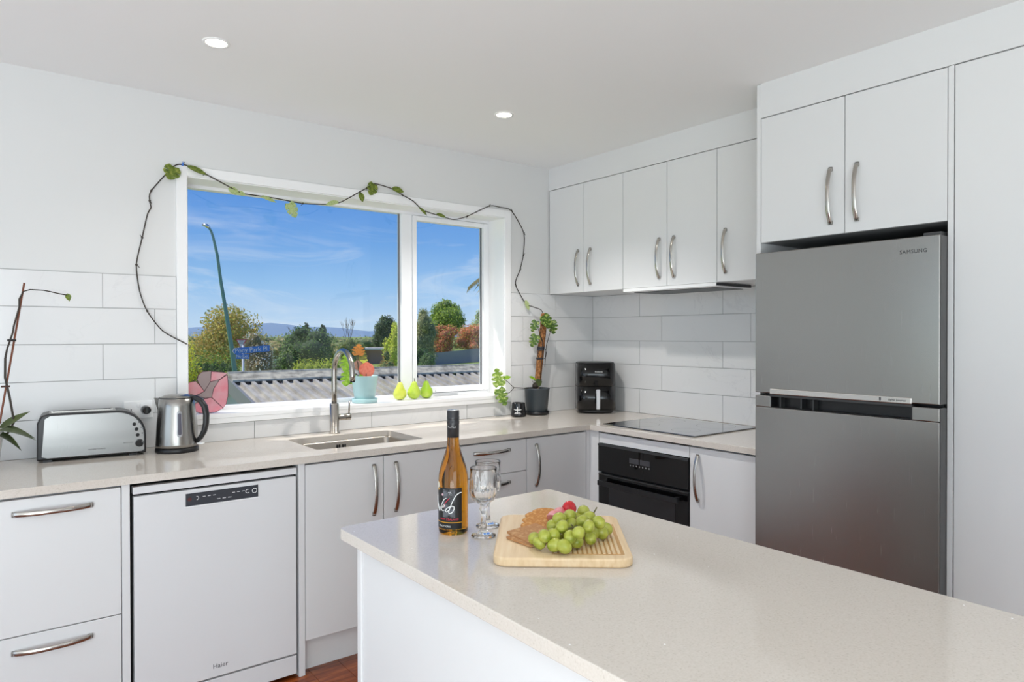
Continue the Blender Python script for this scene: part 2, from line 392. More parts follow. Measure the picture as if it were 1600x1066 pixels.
# drawer cabinet at the far end of the window wall
def base_cab(run, name, label, a0, a1, dF, group='base cabinets'):
    t = thing(name, label, 'cabinet', base(run, a0, a1, ZF, dF/2), 0, group)
    carcass(run, t, a0, a1, .01, dF-.018, ZK, .8745)
    m = MB(); run.box(m, a0, a1, dF-.065, dF-.05, ZF, ZK); obj('toe_kick', m, white_m, t, world=t)
    return t
t = base_cab(B, 'drawer_cabinet', 'white drawer cabinet with two deep drawers beside the dishwasher', -3.36, -2.899, DB)
d = front(B, t, 'drawer', -3.36, -2.899, DB, .4265, ZT); handle(B, d, t, -3.095, DB, .821, True)
d = front(B, t, 'drawer', -3.36, -2.899, DB, ZK, .4265); handle(B, d, t, -3.098, DB, .376, True)
m = MB(); B.box(m, -3.3695, -3.361, .01, DB, ZF, .8765); obj('side_panel', m, white_m, t, world=t)
m = MB(); B.box(m, -2.898, -2.873, .01, DB, ZF, .8765); obj('side_panel', m, white_m, t, bevel=.001, seg=1, world=t)
t = base_cab(B, 'sink_cabinet', 'white two door cabinet under the sink', -2.2455, -1.54, DB)
for ch in list(t.children):
    if ch.name.startswith('carcass'): bpy.data.objects.remove(ch)
m = MB(); B.box(m, -2.2445, -2.2285, .01, DB-.018, ZK, .8745); B.box(m, -1.557, -1.541, .01, DB-.018, ZK, .8745); B.box(m, -2.2285, -1.557, .01, DB-.018, ZK, ZK+.016); B.box(m, -2.2285, -1.557, DB-.034, DB-.018, .80, .8745)
obj('carcass', m, carc_m, t, world=t)
m = MB(); B.box(m, -2.2715, -2.2465, .01, DB, ZF, .8765); obj('side_panel', m, white_m, t, bevel=.001, seg=1, world=t)
d = front(B, t, 'door', -2.2455, -1.893, DB, ZK, ZT); handle(B, d, t, -1.941, DB, .726)
d = front(B, t, 'door', -1.893, -1.54, DB, ZK, ZT); handle(B, d, t, -1.835, DB, .726)
t = base_cab(B, 'drawer_cabinet', 'white cabinet with three drawers behind the wine bottle', -1.54, -1.0875, DB)
for z0, z1 in ((.707, ZT), (.43, .707), (ZK, .43)):
    d = front(B, t, 'drawer', -1.54, -1.0875, DB, z0, z1); handle(B, d, t, -1.308, DB, z1-.045, True)
t = base_cab(B, 'corner_cabinet', 'white single door cabinet in the corner next to the oven', -1.0875, -.645, DB)
d = front(B, t, 'door', -1.0875, -.669, DB, ZK, ZT); handle(B, d, t, -1.026, DB, .726)
obj('filler', MB().box(-.667, -.641, -.63, -.60, ZF, .876).box(-.64, -.62, -.697, -.60, ZF, .876), white_m, t, world=t)
# oven housing
t = base_cab(RR, 'oven_cabinet', 'white housing cabinet around the built-in oven', .699, 1.2985, DR)
for ch in list(t.children): bpy.data.objects.remove(ch)
m = MB(); RR.box(m, .6985, .7005, .05, .62, ZK, .87); RR.box(m, 1.2975, 1.2985, .05, .62, ZK, .87); RR.box(m, .70, 1.298, .01, .05, ZK, .87); RR.box(m, .70, 1.298, .05, .62, ZK, .19)
obj('carcass', m, carc_m, t, world=t)
front(RR, t, 'top_panel', .699, 1.2985, DR, .812, ZT)
front(RR, t, 'lower_panel', .699, 1.2985, DR, ZK, .208)
m = MB(); RR.box(m, .699, 1.2985, DR-.065, DR-.05, ZF, ZK); obj('toe_kick', m, white_m, t, world=t)
t = base_cab(RR, 'base_cabinet', 'white single door cabinet between oven and fridge', 1.2985, 1.66, DR)
d = front(RR, t, 'door', 1.2985, 1.66, DR, ZK, ZT); handle(RR, d, t, 1.3485, DR, .726)

# wall cabinets over the hob
UF, UZ0, UZ1 = .3928, 1.6569, 2.3199
def wall_cab(label, a0, a1, doors, hs):
    t = thing('wall_cabinet', label, 'cabinet', RR.p((a0+a1)/2, 0, UZ0), 0, 'wall cabinets')
    carcass(RR, t, a0, a1, .008, UF-.018, UZ0, UZ1, mat=white_m)
    for (q0, q1), h in zip(doors, hs):
        d = front(RR, t, 'door', q0, q1, UF, UZ0-.001, UZ1); handle(RR, d, t, h, UF, 1.8075)
    return t
wall_cab('white two door wall cabinet in the corner by the window', .0065, .642, ((.0065, .32), (.32, .642)), (.276, .382))
wall_cab('white two door wall cabinet above the range hood', .642, 1.272, ((.642, .959), (.959, 1.272)), (.909, 1.008))
wall_cab('white single door wall cabinet beside the fridge surround', 1.272, 1.66, ((1.272, 1.66),), (1.324,))
tr = obj('trim_1', MB().box(-UF, -.001, -1.66, -.001, UZ1+.002, ZC), white_m); S(tr)
t = thing('range_hood', 'slim white slide-out range hood under the wall cabinets', 'range hood', (-.2, -.96, 1.63))
obj('body', MB().box(-.375, -.10, -1.272, -.66, 1.636, 1.6565), trim_m, t, bevel=.001, world=t)
obj('pull_rail', MB().box(-.404, -.377, -1.276, -.655, 1.638, 1.6555), trim_m, t, bevel=.002, world=t)
obj('end_shade', MB().box(-.402, -.105, -1.2785, -1.2765, 1.641, 1.6545), dgrey_m, t, world=t)  # shade of the hood's end face put in as a dark strip
obj('filter', MB().box(-.36, -.12, -1.24, -.70, 1.6335, 1.6365), dgrey_m, t, world=t)

# fridge surround, tall pantry
XT = .6552
t = thing('fridge_surround', 'tall white fridge surround with two doors above the fridge', 'cabinet', (-.33, -2.04, ZF))
m = MB(); RR.box(m, 1.6605, 1.6795, .005, XT, ZF, ZC-.002); obj('side_panel', m, white_m, t, world=t, bevel=.0008, seg=1)
m = MB(); RR.box(m, 2.3935, 2.4115, .005, XT, ZF, 2.314); obj('side_panel', m, white_m, t, world=t, bevel=.0008, seg=1)
carcass(RR, t, 1.68, 2.393, .02, XT-.018, 1.786, 2.314)
d = front(RR, t, 'door', 1.680, 2.0375, XT, 1.7845, 2.3135); handle(RR, d, t, 1.984, XT, 1.936)
d = front(RR, t, 'door', 2.0375, 2.393, XT, 1.7845, 2.3135); handle(RR, d, t, 2.086, XT, 1.936)
m = MB(); RR.box(m, 1.68, 2.393, .005, .02, ZF, 1.786); obj('back_panel', m, dark_m, t, world=t)
t = thing('pantry_cabinet', 'tall white pantry cabinet with one plain door beside the fridge', 'cabinet', (-.33, -2.72, ZF))
carcass(RR, t, 2.4125, 3.03, .01, XT-.018, ZK, 2.314)
front(RR, t, 'door', 2.4125, 3.03, XT, ZK, 2.3135, gl=.002)
m = MB(); RR.box(m, 2.4125, 3.03, XT-.065, XT-.05, ZF, ZK); obj('toe_kick', m, white_m, t, world=t)
m = MB(); RR.box(m, 3.0305, 3.05, .005, XT, ZF, 2.314); obj('side_panel', m, white_m, t, world=t)
tr = obj('trim_2', MB().box(-XT, -.001, -3.05, -1.68, 2.316, ZC), white_m); S(tr)

# worktops
YF, XF = -.6443, -.6552; CB = CT-.028
SX0, SX1, SY0, SY1 = -2.15, -1.622, -.52, -.15
def frame_slab(outer, inner, z0, z1):
    """slab with a rounded cut-out: outer rectangle as points matched to the inner loop"""
    m = MB(); n = len(inner); vs = []
    for z in (z1, z0):
        vs += [(x, y, z) for x, y in inner]+[(x, y, z) for x, y in outer]
    fs = []
    for i in range(n):
        k = (i+1) % n
        fs += [(i, k, n+k, n+i), (2*n+i, 3*n+i, 3*n+k, 2*n+k), (i, 2*n+i, 2*n+k, k), (n+i, n+k, 3*n+k, 3*n+i)]
    return m.add(vs, fs)
inner = rrect(SX1-SX0, SY1-SY0, .025, 4, (SX0+SX1)/2, (SY0+SY1)/2)
X0, X1 = -2.4, -1.4
outer = []
cx, cy = (SX0+SX1)/2, (SY0+SY1)/2
cor = [(X1, -.002), (X0, -.002), (X0, YF), (X1, YF)]
for q in range(4):
    for i in range(5): outer.append(cor[q])
m = MB()
# the top is one ring round the sink plus the plain slabs either side
ring = frame_slab(outer, inner, CB, CT)
m.add(ring.v, [f for f in ring.f if len(set(tuple(round(c, 5) for c in ring.v[i]) for i in f)) > 2])
m.v = [tuple(p) for p in m.v]
m.box(-3.37, X0, YF, -.002, CB, CT).box(X1, -.002, -.6435, -.002, CB, CT)
w = obj('worktop', m, stone_m); tag(w, 'long beige stone worktop under the window with the sink cut in', 'worktop', 'stone worktops')
w = obj('worktop', MB().box(XF, -.002, -1.66, -.6448, CB, CT), stone_m, bevel=.001); tag(w, 'short beige stone worktop holding the black hob', 'worktop', 'stone worktops')
# sink
t = thing('sink', 'undermounted stainless steel sink bowl in the worktop', 'sink', (cx, cy, CT-.2))
prof = [(0, .0), (.012, -.02), (.02, -.16), (.045, -.185), (.2, -.19)]
m = MB(); loops = []
for ins, dz in [(-.012, 0), (.0, 0)]+[(.003, -.006), (.004, -.15), (.012, -.175), (.03, -.185)]:
    loops.append([(x, y, CB-.0006+dz) for x, y in rrect(SX1-SX0-2*ins, SY1-SY0-2*ins, max(.03-ins*.3, .01), 5, cx, cy)])
n = len(loops[0]); vs = [p for lp in loops for p in lp]; fs = []
for j in range(len(loops)-1):
    for i in range(n): fs.append((j*n+i, j*n+(i+1) % n, (j+1)*n+(i+1) % n, (j+1)*n+i))
fs.append(tuple((len(loops)-1)*n+i for i in range(n)))
m.add(vs, fs, True); m.sm[-1] = False
obj('bowl', m, sink_m, t, world=t, fix=False)
obj('drain', MB().lathe([(.0, .0), (.04, .0), (.043, .003), (.043, .0)], 24), chrome_m, t, loc=(0, .02, CB-.185-(CT-.2)))
m = MB()
for k in (-.021, -.009, .009, .021): m.box(cx+.006+k-.0035, cx+.006+k+.0035, SY1-.0075, SY1-.0045, CB-.047, CB-.02)
obj('overflow_slot', m, dark_m, t, world=t)
# tap
t = thing('tap', 'brushed steel gooseneck mixer tap behind the sink', 'tap', (-1.885, -.084, CT))
obj('body', MB().lathe([(.028, 0), (.028, .003), (.0225, .005), (.0225, .147), (.021, .149), (.0, .149)], 32), tap_m, t)
pts = [(0, 0, .14), (0, 0, .22)]+[(0, -.106+.106*math.cos(a), .308+.106*math.sin(a)) for a in [PI*i/16 for i in range(17)]]
pts[-1] = (0, -.2125, .300); pts += [(0, -.214, .272)]
obj('spout', MB().tube(pts, .0132, 16), tap_m, t)
obj('aerator', MB().cyl((0, -.214, .274), (0, -.2145, .266), .0108, n=16), dark_m, t)
lv = obj('lever_hub', MB().cyl((.018, 0, .078), (.058, 0, .078), .0165, n=24).cyl((.0585, 0, .078), (.085, 0, .078), .0172, n=24), tap_m, t, bevel=.001)
obj('lever_pin', MB().cyl((.078, 0, .088), (.079, -.004, .158), .0042, n=12), tap_m, lv)

# hob
t = thing('hob', 'flat black glass ceramic hob in the short worktop', 'cooktop', (-.32, -.98, CT))
hobg_m = pm('hob_glass', (10, 10, 11), .03, 0, IOR=1.75, Coat_Weight=1, Coat_IOR=1.6, Coat_Roughness=.02)
obj('glass_top', MB().box(-.592, -.065, -1.292, -.68, CT+.0004, CT+.0062), hobg_m, t, bevel=.0015, world=t)
for (hx, hy, r) in ((-.45, -.84, .09), (-.2, -.84, .07), (-.45, -1.13, .07), (-.2, -1.13, .1)):
    obj('zone_ring', MB().lathe([(r, CT+.00625), (r+.0012, CT+.00625)], 48, hx, hy, close=True), ink_m, t, world=t, fix=False)

# oven
t = thing('oven', 'black built-in electric oven below the hob', 'oven', (-.35, -.999, .205))
m = MB(); RR.box(m, .7015, 1.2965, .06, .622, .2, .80); obj('body', m, dark_m, t, world=t)
m = MB(); RR.box(m, .7015, 1.2965, .622, .648, .662, .81); cp = obj('control_panel', m, bglass_m, t, bevel=.001, world=t)
m = MB(); RR.box(m, .7015, 1.2965, .64, .652, .8, .8105); obj('top_trim', m, dgrey_m, cp, world=t)
m = MB(); RR.box(m, .926, .99, .6482, .649, .735, .762); RR.box(m, .998, 1.063, .6482, .649, .735, .762); obj('display', m, pm('display_grey', (66, 66, 70), .3), cp, world=t)
m = MB()
for k in range(7): RR.box(m, .93+k*.0208, .9365+k*.0208, .6482, .649, .7225, .7285)
obj('touch_icon', m, led_m, cp, world=t)
m = MB(); RR.box(m, .7015, 1.2965, .615, .646, .208, .648); dr = obj('door', m, bglass_m, t, bevel=.001, world=t)
m = MB(); RR.box(m, .78, 1.22, .6462, .6468, .25, .585); obj('window', m, pm('oven_window', (38, 38, 40), .06), dr, world=t)
m = MB(); RR.box(m, .7015, 1.2965, .632, .6475, .645, .6505); obj('door_trim', m, dgrey_m, dr, world=t)
m = MB(); RR.box(m, .735, 1.262, .678, .69, .596, .622); RR.box(m, .75, .77, .646, .68, .60, .618); RR.box(m, 1.227, 1.247, .646, .68, .60, .618)
obj('handle', m, bplast_m, dr, bevel=.002, world=t)

# dishwasher
dwm = pm('white_enamel', (222, 222, 223), .25)
t = thing('dishwasher', 'white dishwasher with a dark control strip under the worktop', 'dishwasher', (-2.571, -.31, ZF))
obj('body', MB().box(-2.866, -2.277, -.60, -.03, .03, .862), dark_m, t, world=t)
obj('top_panel', MB().box(-2.863, -2.279, -.628, -.59, .8355, .8615), dwm, t, bevel=.002, world=t)
dr = obj('door', MB().box(-2.861, -2.2815, -.63, -.60, .1115, .8275), dwm, t, bevel=.003, world=t)
obj('grip', MB().box(-2.697, -2.43, -.6315, -.6295, .7635, .768), trim_m, dr, world=t)
cp = obj('control_strip', MB().box(-2.693, -2.433, -.6325, -.6295, .7685, .8145), pm('charcoal_strip', (58, 60, 66), .2), dr, world=t)
m = MB(); ring = lambda m, x, z, r, w, a0=0, a1=360: m.add([(x+rr*math.cos(math.radians(a0+(a1-a0)*i/16)), -.6328, z+rr*math.sin(math.radians(a0+(a1-a0)*i/16))) for i in range(17) for rr in (r, r+w)], [(2*i, 2*i+1, 2*i+3, 2*i+2) for i in range(16)])
ring(m, -2.447, .794, .0075, .0022); ring(m, -2.473, .795, .006, .0022, 60, 320); ring(m, -2.655, .795, .005, .002, -100, 110)
for k in range(3): m.box(-2.635+k*.018, -2.625+k*.018, -.633, -.6326, .797, .799); m.box(-2.53+k*.018, -2.52+k*.018, -.633, -.6326, .797, .799); m.box(-2.585+k*.02, -2.573+k*.02, -.633, -.6326, .781, .783)
obj('panel_symbol', m, wink_m, cp, world=t, fix=False)
m = MB(); ring(m, -2.68, .793, .0001, .007); obj('power_button', m, pm('dark_red', (84, 38, 38), .4), cp, world=t, fix=False)
tm = text_mesh('Haier', .0245); tm.transform(Matrix.Translation((-2.5745, -.6304, .152)) @ Matrix.Rotation(PI/2, 4, 'X'))
obj('logo', tm, pm('grey_print_dark', (98, 98, 102), .5), dr, world=t)
obj('kick_panel', MB().box(-2.861, -2.2815, -.628, -.59, .03, .1045), dwm, t, bevel=.002, world=t)

# fridge
FX = .71
t = thing('fridge', 'brushed steel two door fridge freezer in the white surround', 'fridge', (-.36, -2.04, ZF))
m = MB(); RR.box(m, 1.697, 2.384, .05, .635, .03, 1.715); obj('body', m, pm('fridge_side', (62, 63, 64), .45, .3), t, world=t, bevel=.003)
m = MB(); RR.box(m, 1.700, 2.380, .635, .645, .06, 1.72); obj('door_seal', m, rubber_m, t, world=t)
def door_with_side(name, z0, z1, parts):
    m = MB()
    for (a0, a1, d0, d1, q0, q1) in parts: RR.box(m, a0, a1, d0, d1, q0, q1)
    return obj(name, m, fridge_m, t, world=t, bevel=.003)
fd = door_with_side('freezer_door', 0, 0, [(1.690, 2.3905, .648, FX, 1.154, 1.735)])
ld = door_with_side('fridge_door', 0, 0, [(1.690, 2.3905, .648, FX, .05, 1.095), (1.690, 1.7605, .648, FX, 1.0951, 1.143), (2.3025, 2.3905, .648, FX, 1.0951, 1.143)])
sd = pm('door_side_grey', (98, 98, 98), .4, .5)
m = MB(); RR.box(m, 2.391, 2.3925, .65, FX-.004, 1.156, 1.733); obj('door_edge', m, sd, fd, world=t)
m = MB(); RR.box(m, 2.391, 2.3925, .65, FX-.004, .052, 1.141); obj('door_edge', m, sd, ld, world=t)
m = MB(); RR.box(m, 1.7605, 2.3025, .648, .668, 1.0951, 1.14); RR.box(m, 1.7605, 1.7645, .668, FX-.001, 1.0951, 1.14); RR.box(m, 2.2985, 2.3025, .668, FX-.001, 1.0951, 1.14); RR.box(m, 1.7645, 2.2985, .668, FX-.001, 1.0951, 1.098)
hr = obj('handle_recess', m, bplast_m, ld, world=t)
for q in (1.795, 1.885, 1.935):
    m = MB(); RR.box(m, q, q+.006, .668, .70, 1.098, 1.138); obj('reflection_bar', m, dgrey_m, hr, world=t)  # grey bars imitating reflections in the handle recess
m = MB(); RR.box(m, 1.7585, 2.3035, .69, FX+.004, 1.150, 1.1735); hs = obj('handle_strip', m, silver_m, fd, world=t, bevel=.003)
m = MB(); RR.box(m, 1.7585, 2.3035, .69, FX+.002, 1.140, 1.1495); obj('strip_lip', m, dgrey_m, fd, world=t, bevel=.001)
RM = lambda y, z, d: Matrix.Translation((-d, y, z)) @ Matrix.Rotation(-PI/2, 4, 'Z') @ Matrix.Rotation(PI/2, 4, 'X')
tm = text_mesh('SAMSUNG', .0195, spacing=1.12); tm.transform(Matrix.Translation((-(FX+.0003), -2.3055, 1.6845)) @ Matrix.Rotation(-PI/2, 4, 'Z') @ Matrix.Rotation(PI/2, 4, 'X') @ Matrix.Scale(.93, 4, (1, 0, 0)))
obj('logo', tm, ink_m, fd, world=t)
tm = text_mesh('digital inverter', .0105); tm.transform(RM(-2.255, 1.162, FX+.0043)); obj('lettering', tm, ink_m, hs, world=t)
m = MB(); RR.box(m, 2.194, 2.2, FX+.004, FX+.0046, 1.157, 1.168); obj('emblem', m, ink_m, hs, world=t)
m = MB(); RR.box(m, 2.33, 2.386, .60, .69, 1.7355, 1.748); obj('hinge', m, dgrey_m, t, world=t, bevel=.002)
m = MB(); RR.box(m, 1.72, 2.36, .60, .69, ZF, .049); obj('plinth', m, dark_m, t, world=t)

# island
t = thing('island_bench', 'white kitchen island carcass under the beige stone top', 'island', (-2.2, -2.6, ZF))
obj('carcass', MB().box(-2.536, -1.885, -3.36, -1.772, ZF, CB-.0006), white_m, t, world=t)
obj('end_panel', MB().box(-2.541, -1.88, -1.7705, -1.75, ZF, CB-.0006), white_m, t, world=t, bevel=.001)
m = MB(); poly = rrect(2.566-1.855, 3.45-1.69, .022, 6, -(2.566+1.855)/2, -(3.45+1.69)/2); m.prism(poly, 'z', CB, CT)
it = obj('worktop', m, stone_m, bevel=.002, seg=2); tag(it, 'thick beige stone slab on the white kitchen island', 'worktop', 'stone worktops')
# ---------------------------------------------------------------- things on the long worktop
YAW = -.6597            # local x of a thing turned by this runs across the view, local -y faces the camera
# kettle
t = thing('kettle', 'brushed steel electric kettle with a black loop handle', 'kettle', (-2.626, -.174, CT), YAW)
obj('base', MB().lathe([(.083, 0), (.0845, .003), (.0845, .016), (.082, .019)], 40), bplast_m, t)
obj('body', MB().lathe([(.0825, .0195), (.0822, .035), (.078, .12), (.0715, .19), (.0695, .224), (.066, .226), (.0, .226)], 48), steel_m, t)
obj('lid', MB().lathe([(.0655, .2265), (.064, .231), (.045, .239), (.02, .243), (.0, .2435)], 40), steel_m, t)
obj('lid_rim', MB().lathe([(.0672, .2262), (.068, .2285), (.0672, .2295), (.0655, .2268)], 40, close=True), bplast_m, t, fix=False)
m = MB(); m.add([(-.064, -.026, .222), (-.064, .026, .222), (-.097, .0, .222), (-.073, -.012, .165), (-.073, .012, .165), (-.0785, 0, .16), (-.066, -.03, .226), (-.066, .03, .226), (-.099, 0, .2255)],
                [(0, 2, 5, 3), (1, 4, 5, 2), (0, 3, 4, 1), (0, 6, 8, 2), (1, 2, 8, 7), (6, 7, 8)])
obj('spout', m, steel_m, t)
hp = [(.058, 0, .2285), (.078, 0, .226), (.1, 0, .214), (.117, 0, .19), (.124, 0, .155), (.123, 0, .12), (.115, 0, .085), (.1, 0, .058), (.082, 0, .04)]
obj('handle', MB().tube(hp, [.011, .013, .0145, .015, .015, .0145, .0135, .012, .01], 14, .85, ref=(0, 1, 0)), bplast_m, t)
an = math.radians(-57)
m = MB(); rr = .0776
vs = []; lo = rrect(.021, .108, .0104, 6)
for (a, z) in lo: q = an+a/rr; zz = .122+z; r0 = .0782-(zz-.12)*.089+.0008; vs.append((r0*math.cos(q), r0*math.sin(q), zz))
m.add(vs, [tuple(range(len(vs)))], False)
obj('window_rim', m, pm('window_rim', (150, 150, 152), .35, .6), t, fix=False)
m = MB(); vs = []
for (a, z) in rrect(.013, .09, .0064, 6): q = an+a/rr; zz = .122+z; r0 = .0782-(zz-.12)*.089+.0016; vs.append((r0*math.cos(q), r0*math.sin(q), zz))
m.add(vs, [tuple(range(len(vs)))], False)
obj('water_window', m, pm('smoke_window', (82, 82, 94), .15), t, fix=False)
obj('switch_paddle', MB().box(.088, .112, -.012, .012, .03, .037), trim_m, t, bevel=.002)

# toaster
t = thing('toaster', 'long slot steel and black toaster with round buttons', 'toaster', (-3.126, -.153, CT), math.atan2(-.032, .384))
Lt, Ht, Dt = .386, .187, .138
def tprof(i):
    p = [(.010+i, .008+i), (Lt-.004-i, .008+i)]
    p += [(Lt-.004-i, .06)]
    n = 10
    for k in range(n+1):
        a = PI/2*k/n; p.append((Lt-.104-i+.1*math.cos(a)*1.0, .082-i+(Ht-.082)*math.sin(a)))
    p += [(.05, Ht-i), (.026+i, Ht-.006-i), (.012+i, Ht-.035)]
    return p
obj('body', MB().prism(tprof(0), 'y', 0, Dt), bplast_m, t, bevel=.006, seg=3)
pf = [(.026, .022), (.045, .0155), (Lt-.02, .0155), (Lt-.011, .024)]+[(Lt-.112+.1*math.cos(PI/2*k/10), .082+(Ht-.0895)*math.sin(PI/2*k/10)) for k in range(11)]+[(.055, Ht-.0075), (.036, Ht-.02)]
obj('front_panel', MB().prism(pf, 'y', -.002, .01), brushed('toaster_steel', (136, 135, 133), .26, (9, 9, .2)), t, bevel=.0008, seg=1)
obj('top_plate', MB().box(.05, Lt-.11, .02, Dt-.02, Ht-.002, Ht+.0015), steel_m, t, bevel=.001)
obj('slot', MB().box(.06, Lt-.125, .05, .085, Ht-.001, Ht+.002), dark_m, t)
obj('slot_guard', MB().box(.057, Lt-.12, .046, .049, Ht, Ht+.004).box(.057, Lt-.12, .086, .089, Ht, Ht+.004), chrome_m, t)
for (bx, bz) in ((.339, .128), (.347, .107), (.351, .083)):
    k = obj('button', MB().cyl((bx, -.001, bz), (bx, -.0075, bz), .0072, .0066, 20), black_m, t)
    obj('symbol', MB().cyl((bx+.017, -.0022, bz+.006), (bx+.017, -.003, bz+.006), .0025, n=8), ink_m, k)
k = obj('browning_dial', MB().cyl((.357, -.001, .05), (.357, -.014, .05), .0158, .0145, 28), black_m, t, bevel=.001)
obj('dial_mark', MB().box(.3655, .3675, -.0146, -.0138, .053, .06), led_m, k)
VX = lambda x, y, z: Matrix.Translation((x, y, z)) @ Matrix.Rotation(PI/2, 4, 'X')
tm = text_mesh('morphy richards', .0088); tm.transform(VX(.208, -.0022, .0385)); obj('logo', tm, ink_m, t)
tm = text_mesh('BROWNING', .0062); tm.transform(VX(.318, -.0022, .054)); obj('lettering', tm, ink_m, t)
obj('foot', MB().box(.03, .06, .01, .03, 0, .012), bplast_m, t); obj('foot', MB().box(.32, .35, .01, .03, 0, .012), bplast_m, t)
obj('foot', MB().box(.03, .06, .1, .12, 0, .012), bplast_m, t); obj('foot', MB().box(.32, .35, .1, .12, 0, .012), bplast_m, t)
# power outlet
t = thing('power_outlet', 'white double power outlet on the tiles behind the toaster', 'power outlet', (-2.746, -.0068, 1.075))
obj('plate', MB().box(-.056, .056, -.009, 0, -.038, .038), trim_m, t, bevel=.003)
obj('switch', MB().box(-.005, .005, -.012, -.008, .012, .026), trim_m, t, bevel=.001); obj('switch', MB().box(.008, .018, -.012, -.008, .012, .026), trim_m, t, bevel=.001)
obj('plug', MB().cyl((.027, -.009, -.002), (.027, -.045, -.002), .0195, .016, 24), black_m, t, bevel=.002)
obj('socket_pin', MB().box(-.03, -.026, -.0095, -.0085, -.004, .004), dark_m, t)
# orchid
def leaf_mesh(L, W, cup=.15, droop=.25, n=8, shape=lambda t: math.sin(PI*t**.8)):
    m = MB(); vs = []; fs = []
    for i in range(n+1):
        t = i/n; w = max(W/2*shape(min(t, 1)), .0004); z = -droop*L*t*t
        for s in (-1, -.5, 0, .5, 1): vs.append((s*w, L*t, z+cup*abs(s)*w))
    for i in range(n):
        for k in range(4): a = i*5+k; fs.append((a, a+1, a+6, a+5))
    return m.add(vs, fs, True)
def monstera_mesh(L, W, lobes=4, cup=.2, droop=.2, gap=.44):
    """heart shaped blade slit from the edge towards the midrib"""
    m = MB(); w = lambda t: W/2*max(math.sin(PI*min(max(t, .0), 1)**.62), 0)**.6
    zz = lambda x, y: -droop*y*abs(y)/L+cup*abs(x)*.5-cup*x*x/W
    P = lambda x, t: (x, L*t, zz(x, L*t))
    for s in (-1, 1):
        vs = []; fs = []
        for i in range(lobes):
            t0, t1 = i/lobes, (i+1)/lobes; g = gap/lobes/2; sh = .05
            a0, a1 = t0+sh+g*(i > 0)-(.14 if i == 0 else 0), min(t1+sh-g, 1) if i < lobes-1 else .97
            tm_ = (a0+a1)/2; b_ = len(vs); iw = .36
            inn0 = P(s*iw*w(t0+.03) if i else s*.12*W, t0+.02 if i else -.04); inn1 = P(s*iw*w(t1+.03), t1+.02) if i < lobes-1 else P(0, 1)
            o0 = P(s*w(max(a0, .07))*(.8 if i == 0 else .96), a0); om = P(s*w(max(tm_, .12))*1.04, tm_); o1 = P(s*w(a1)*.96, a1)
            vs += [P(0, t0), P(0, t1), inn0, inn1, o0, om, o1]
            fs += [(b_, b_+1, b_+3, b_+2), (b_+2, b_+3, b_+6, b_+5, b_+4)]
        m.add(vs, fs, False)
    return m
def place_leaf(name, mesh, mat, parent, P, d, nrm):
    """P: leaf base in the parent's frame; d: direction of the midrib; nrm: rough facing of the blade"""
    d = Vector(d).normalized(); nrm = Vector(nrm); nrm = (nrm-d*nrm.dot(d)).normalized(); x = d.cross(nrm)
    M = Matrix((x, d, nrm)).transposed().to_4x4(); M.translation = Vector(P)
    me = mesh.mesh(name) if isinstance(mesh, MB) else mesh
    o = bpy.data.objects.new(name, me); C.objects.link(o); o.parent = parent; o.matrix_local = M
    if not me.materials: me.materials.append(mat)
    return o
def leafmat(name, cols, scale=40, rough=.4, trans=.0, stretch=(1, 1, 1)):
    m = pm(name, cols[0], rough); t = noise(m, scale, 2, stretch)
    st = [(.3+.4*i/(len(cols)-1), c) for i, c in enumerate(cols)]
    n, l, b = nodes(m); r = ramp(m, t.outputs[0], st); l.new(r.outputs[0], b.inputs['Base Color'])
    if trans:
        tl = n.new('ShaderNodeBsdfTranslucent'); l.new(r.outputs[0], tl.inputs[0]); mx = n.new('ShaderNodeMixShader'); mx.inputs[0].default_value = trans
        ou = n['Material Output']; l.new(b.outputs[0], mx.inputs[1]); l.new(tl.outputs[0], mx.inputs[2]); l.new(mx.outputs[0], ou.inputs[0])
    return m
stem_m = pm('dark_stem', (52, 44, 36), .6)
orl_m = leafmat('orchid_leaf', ((52, 66, 34), (78, 90, 48), (66, 56, 34)), 12, .35)
vine_leaf_m = leafmat('vine_leaf', ((62, 84, 24), (112, 130, 44), (170, 172, 84)), 55, .4, .25)
pale_leaf_m = leafmat('pale_leaf', ((150, 176, 90), (206, 218, 160), (130, 160, 70)), 70, .4, .4)
var_leaf_m = leafmat('variegated_leaf', ((34, 58, 22), (74, 108, 34), (186, 196, 110)), 60, .35, .2)
lime_leaf_m = leafmat('lime_leaf', ((104, 150, 20), (140, 182, 34), (170, 204, 70)), 50, .4, .4)
t = thing('orchid', 'leafless orchid spike on a stake in a white pot by the toaster', 'plant', (-3.287, -.2, CT))
wp = lambda x, y, z: (x+3.287, y+.2, z-CT)
obj('pot', MB().lathe([(.052, 0), (.055, .004), (.072, .15), (.074, .153), (.069, .153), (.066, .13), (.0, .13)], 40), pm('white_ceramic', (236, 236, 236), .2), t)
obj('bark', MB().lathe([(.066, .128), (.05, .138), (.02, .142), (.0, .142)], 24), pm('bark', (70, 52, 38), .9), t)
obj('stake', MB().tube([wp(-3.245, -.2, 1.03), wp(-3.228, -.2, 1.077), wp(-3.152, -.2, 1.592)], .0034, 8), pm('bamboo_stake', (118, 66, 44), .5), t)
sp = [(-3.23, 1.03), (-3.205, 1.035), (-3.186, 1.075), (-3.199, 1.169), (-3.212, 1.241), (-3.211, 1.311), (-3.205, 1.347), (-3.188, 1.406), (-3.185, 1.429), (-3.168, 1.501), (-3.168, 1.53), (-3.156, 1.559), (-3.135, 1.567), (-3.093, 1.566), (-3.073, 1.562), (-3.044, 1.555), (-3.02, 1.551)]
obj('flower_stem', MB().tube([wp(x, -.207, z) for x, z in sp], [.0038]*6+[.003]*5+[.0022]*6, 8), stem_m, t)
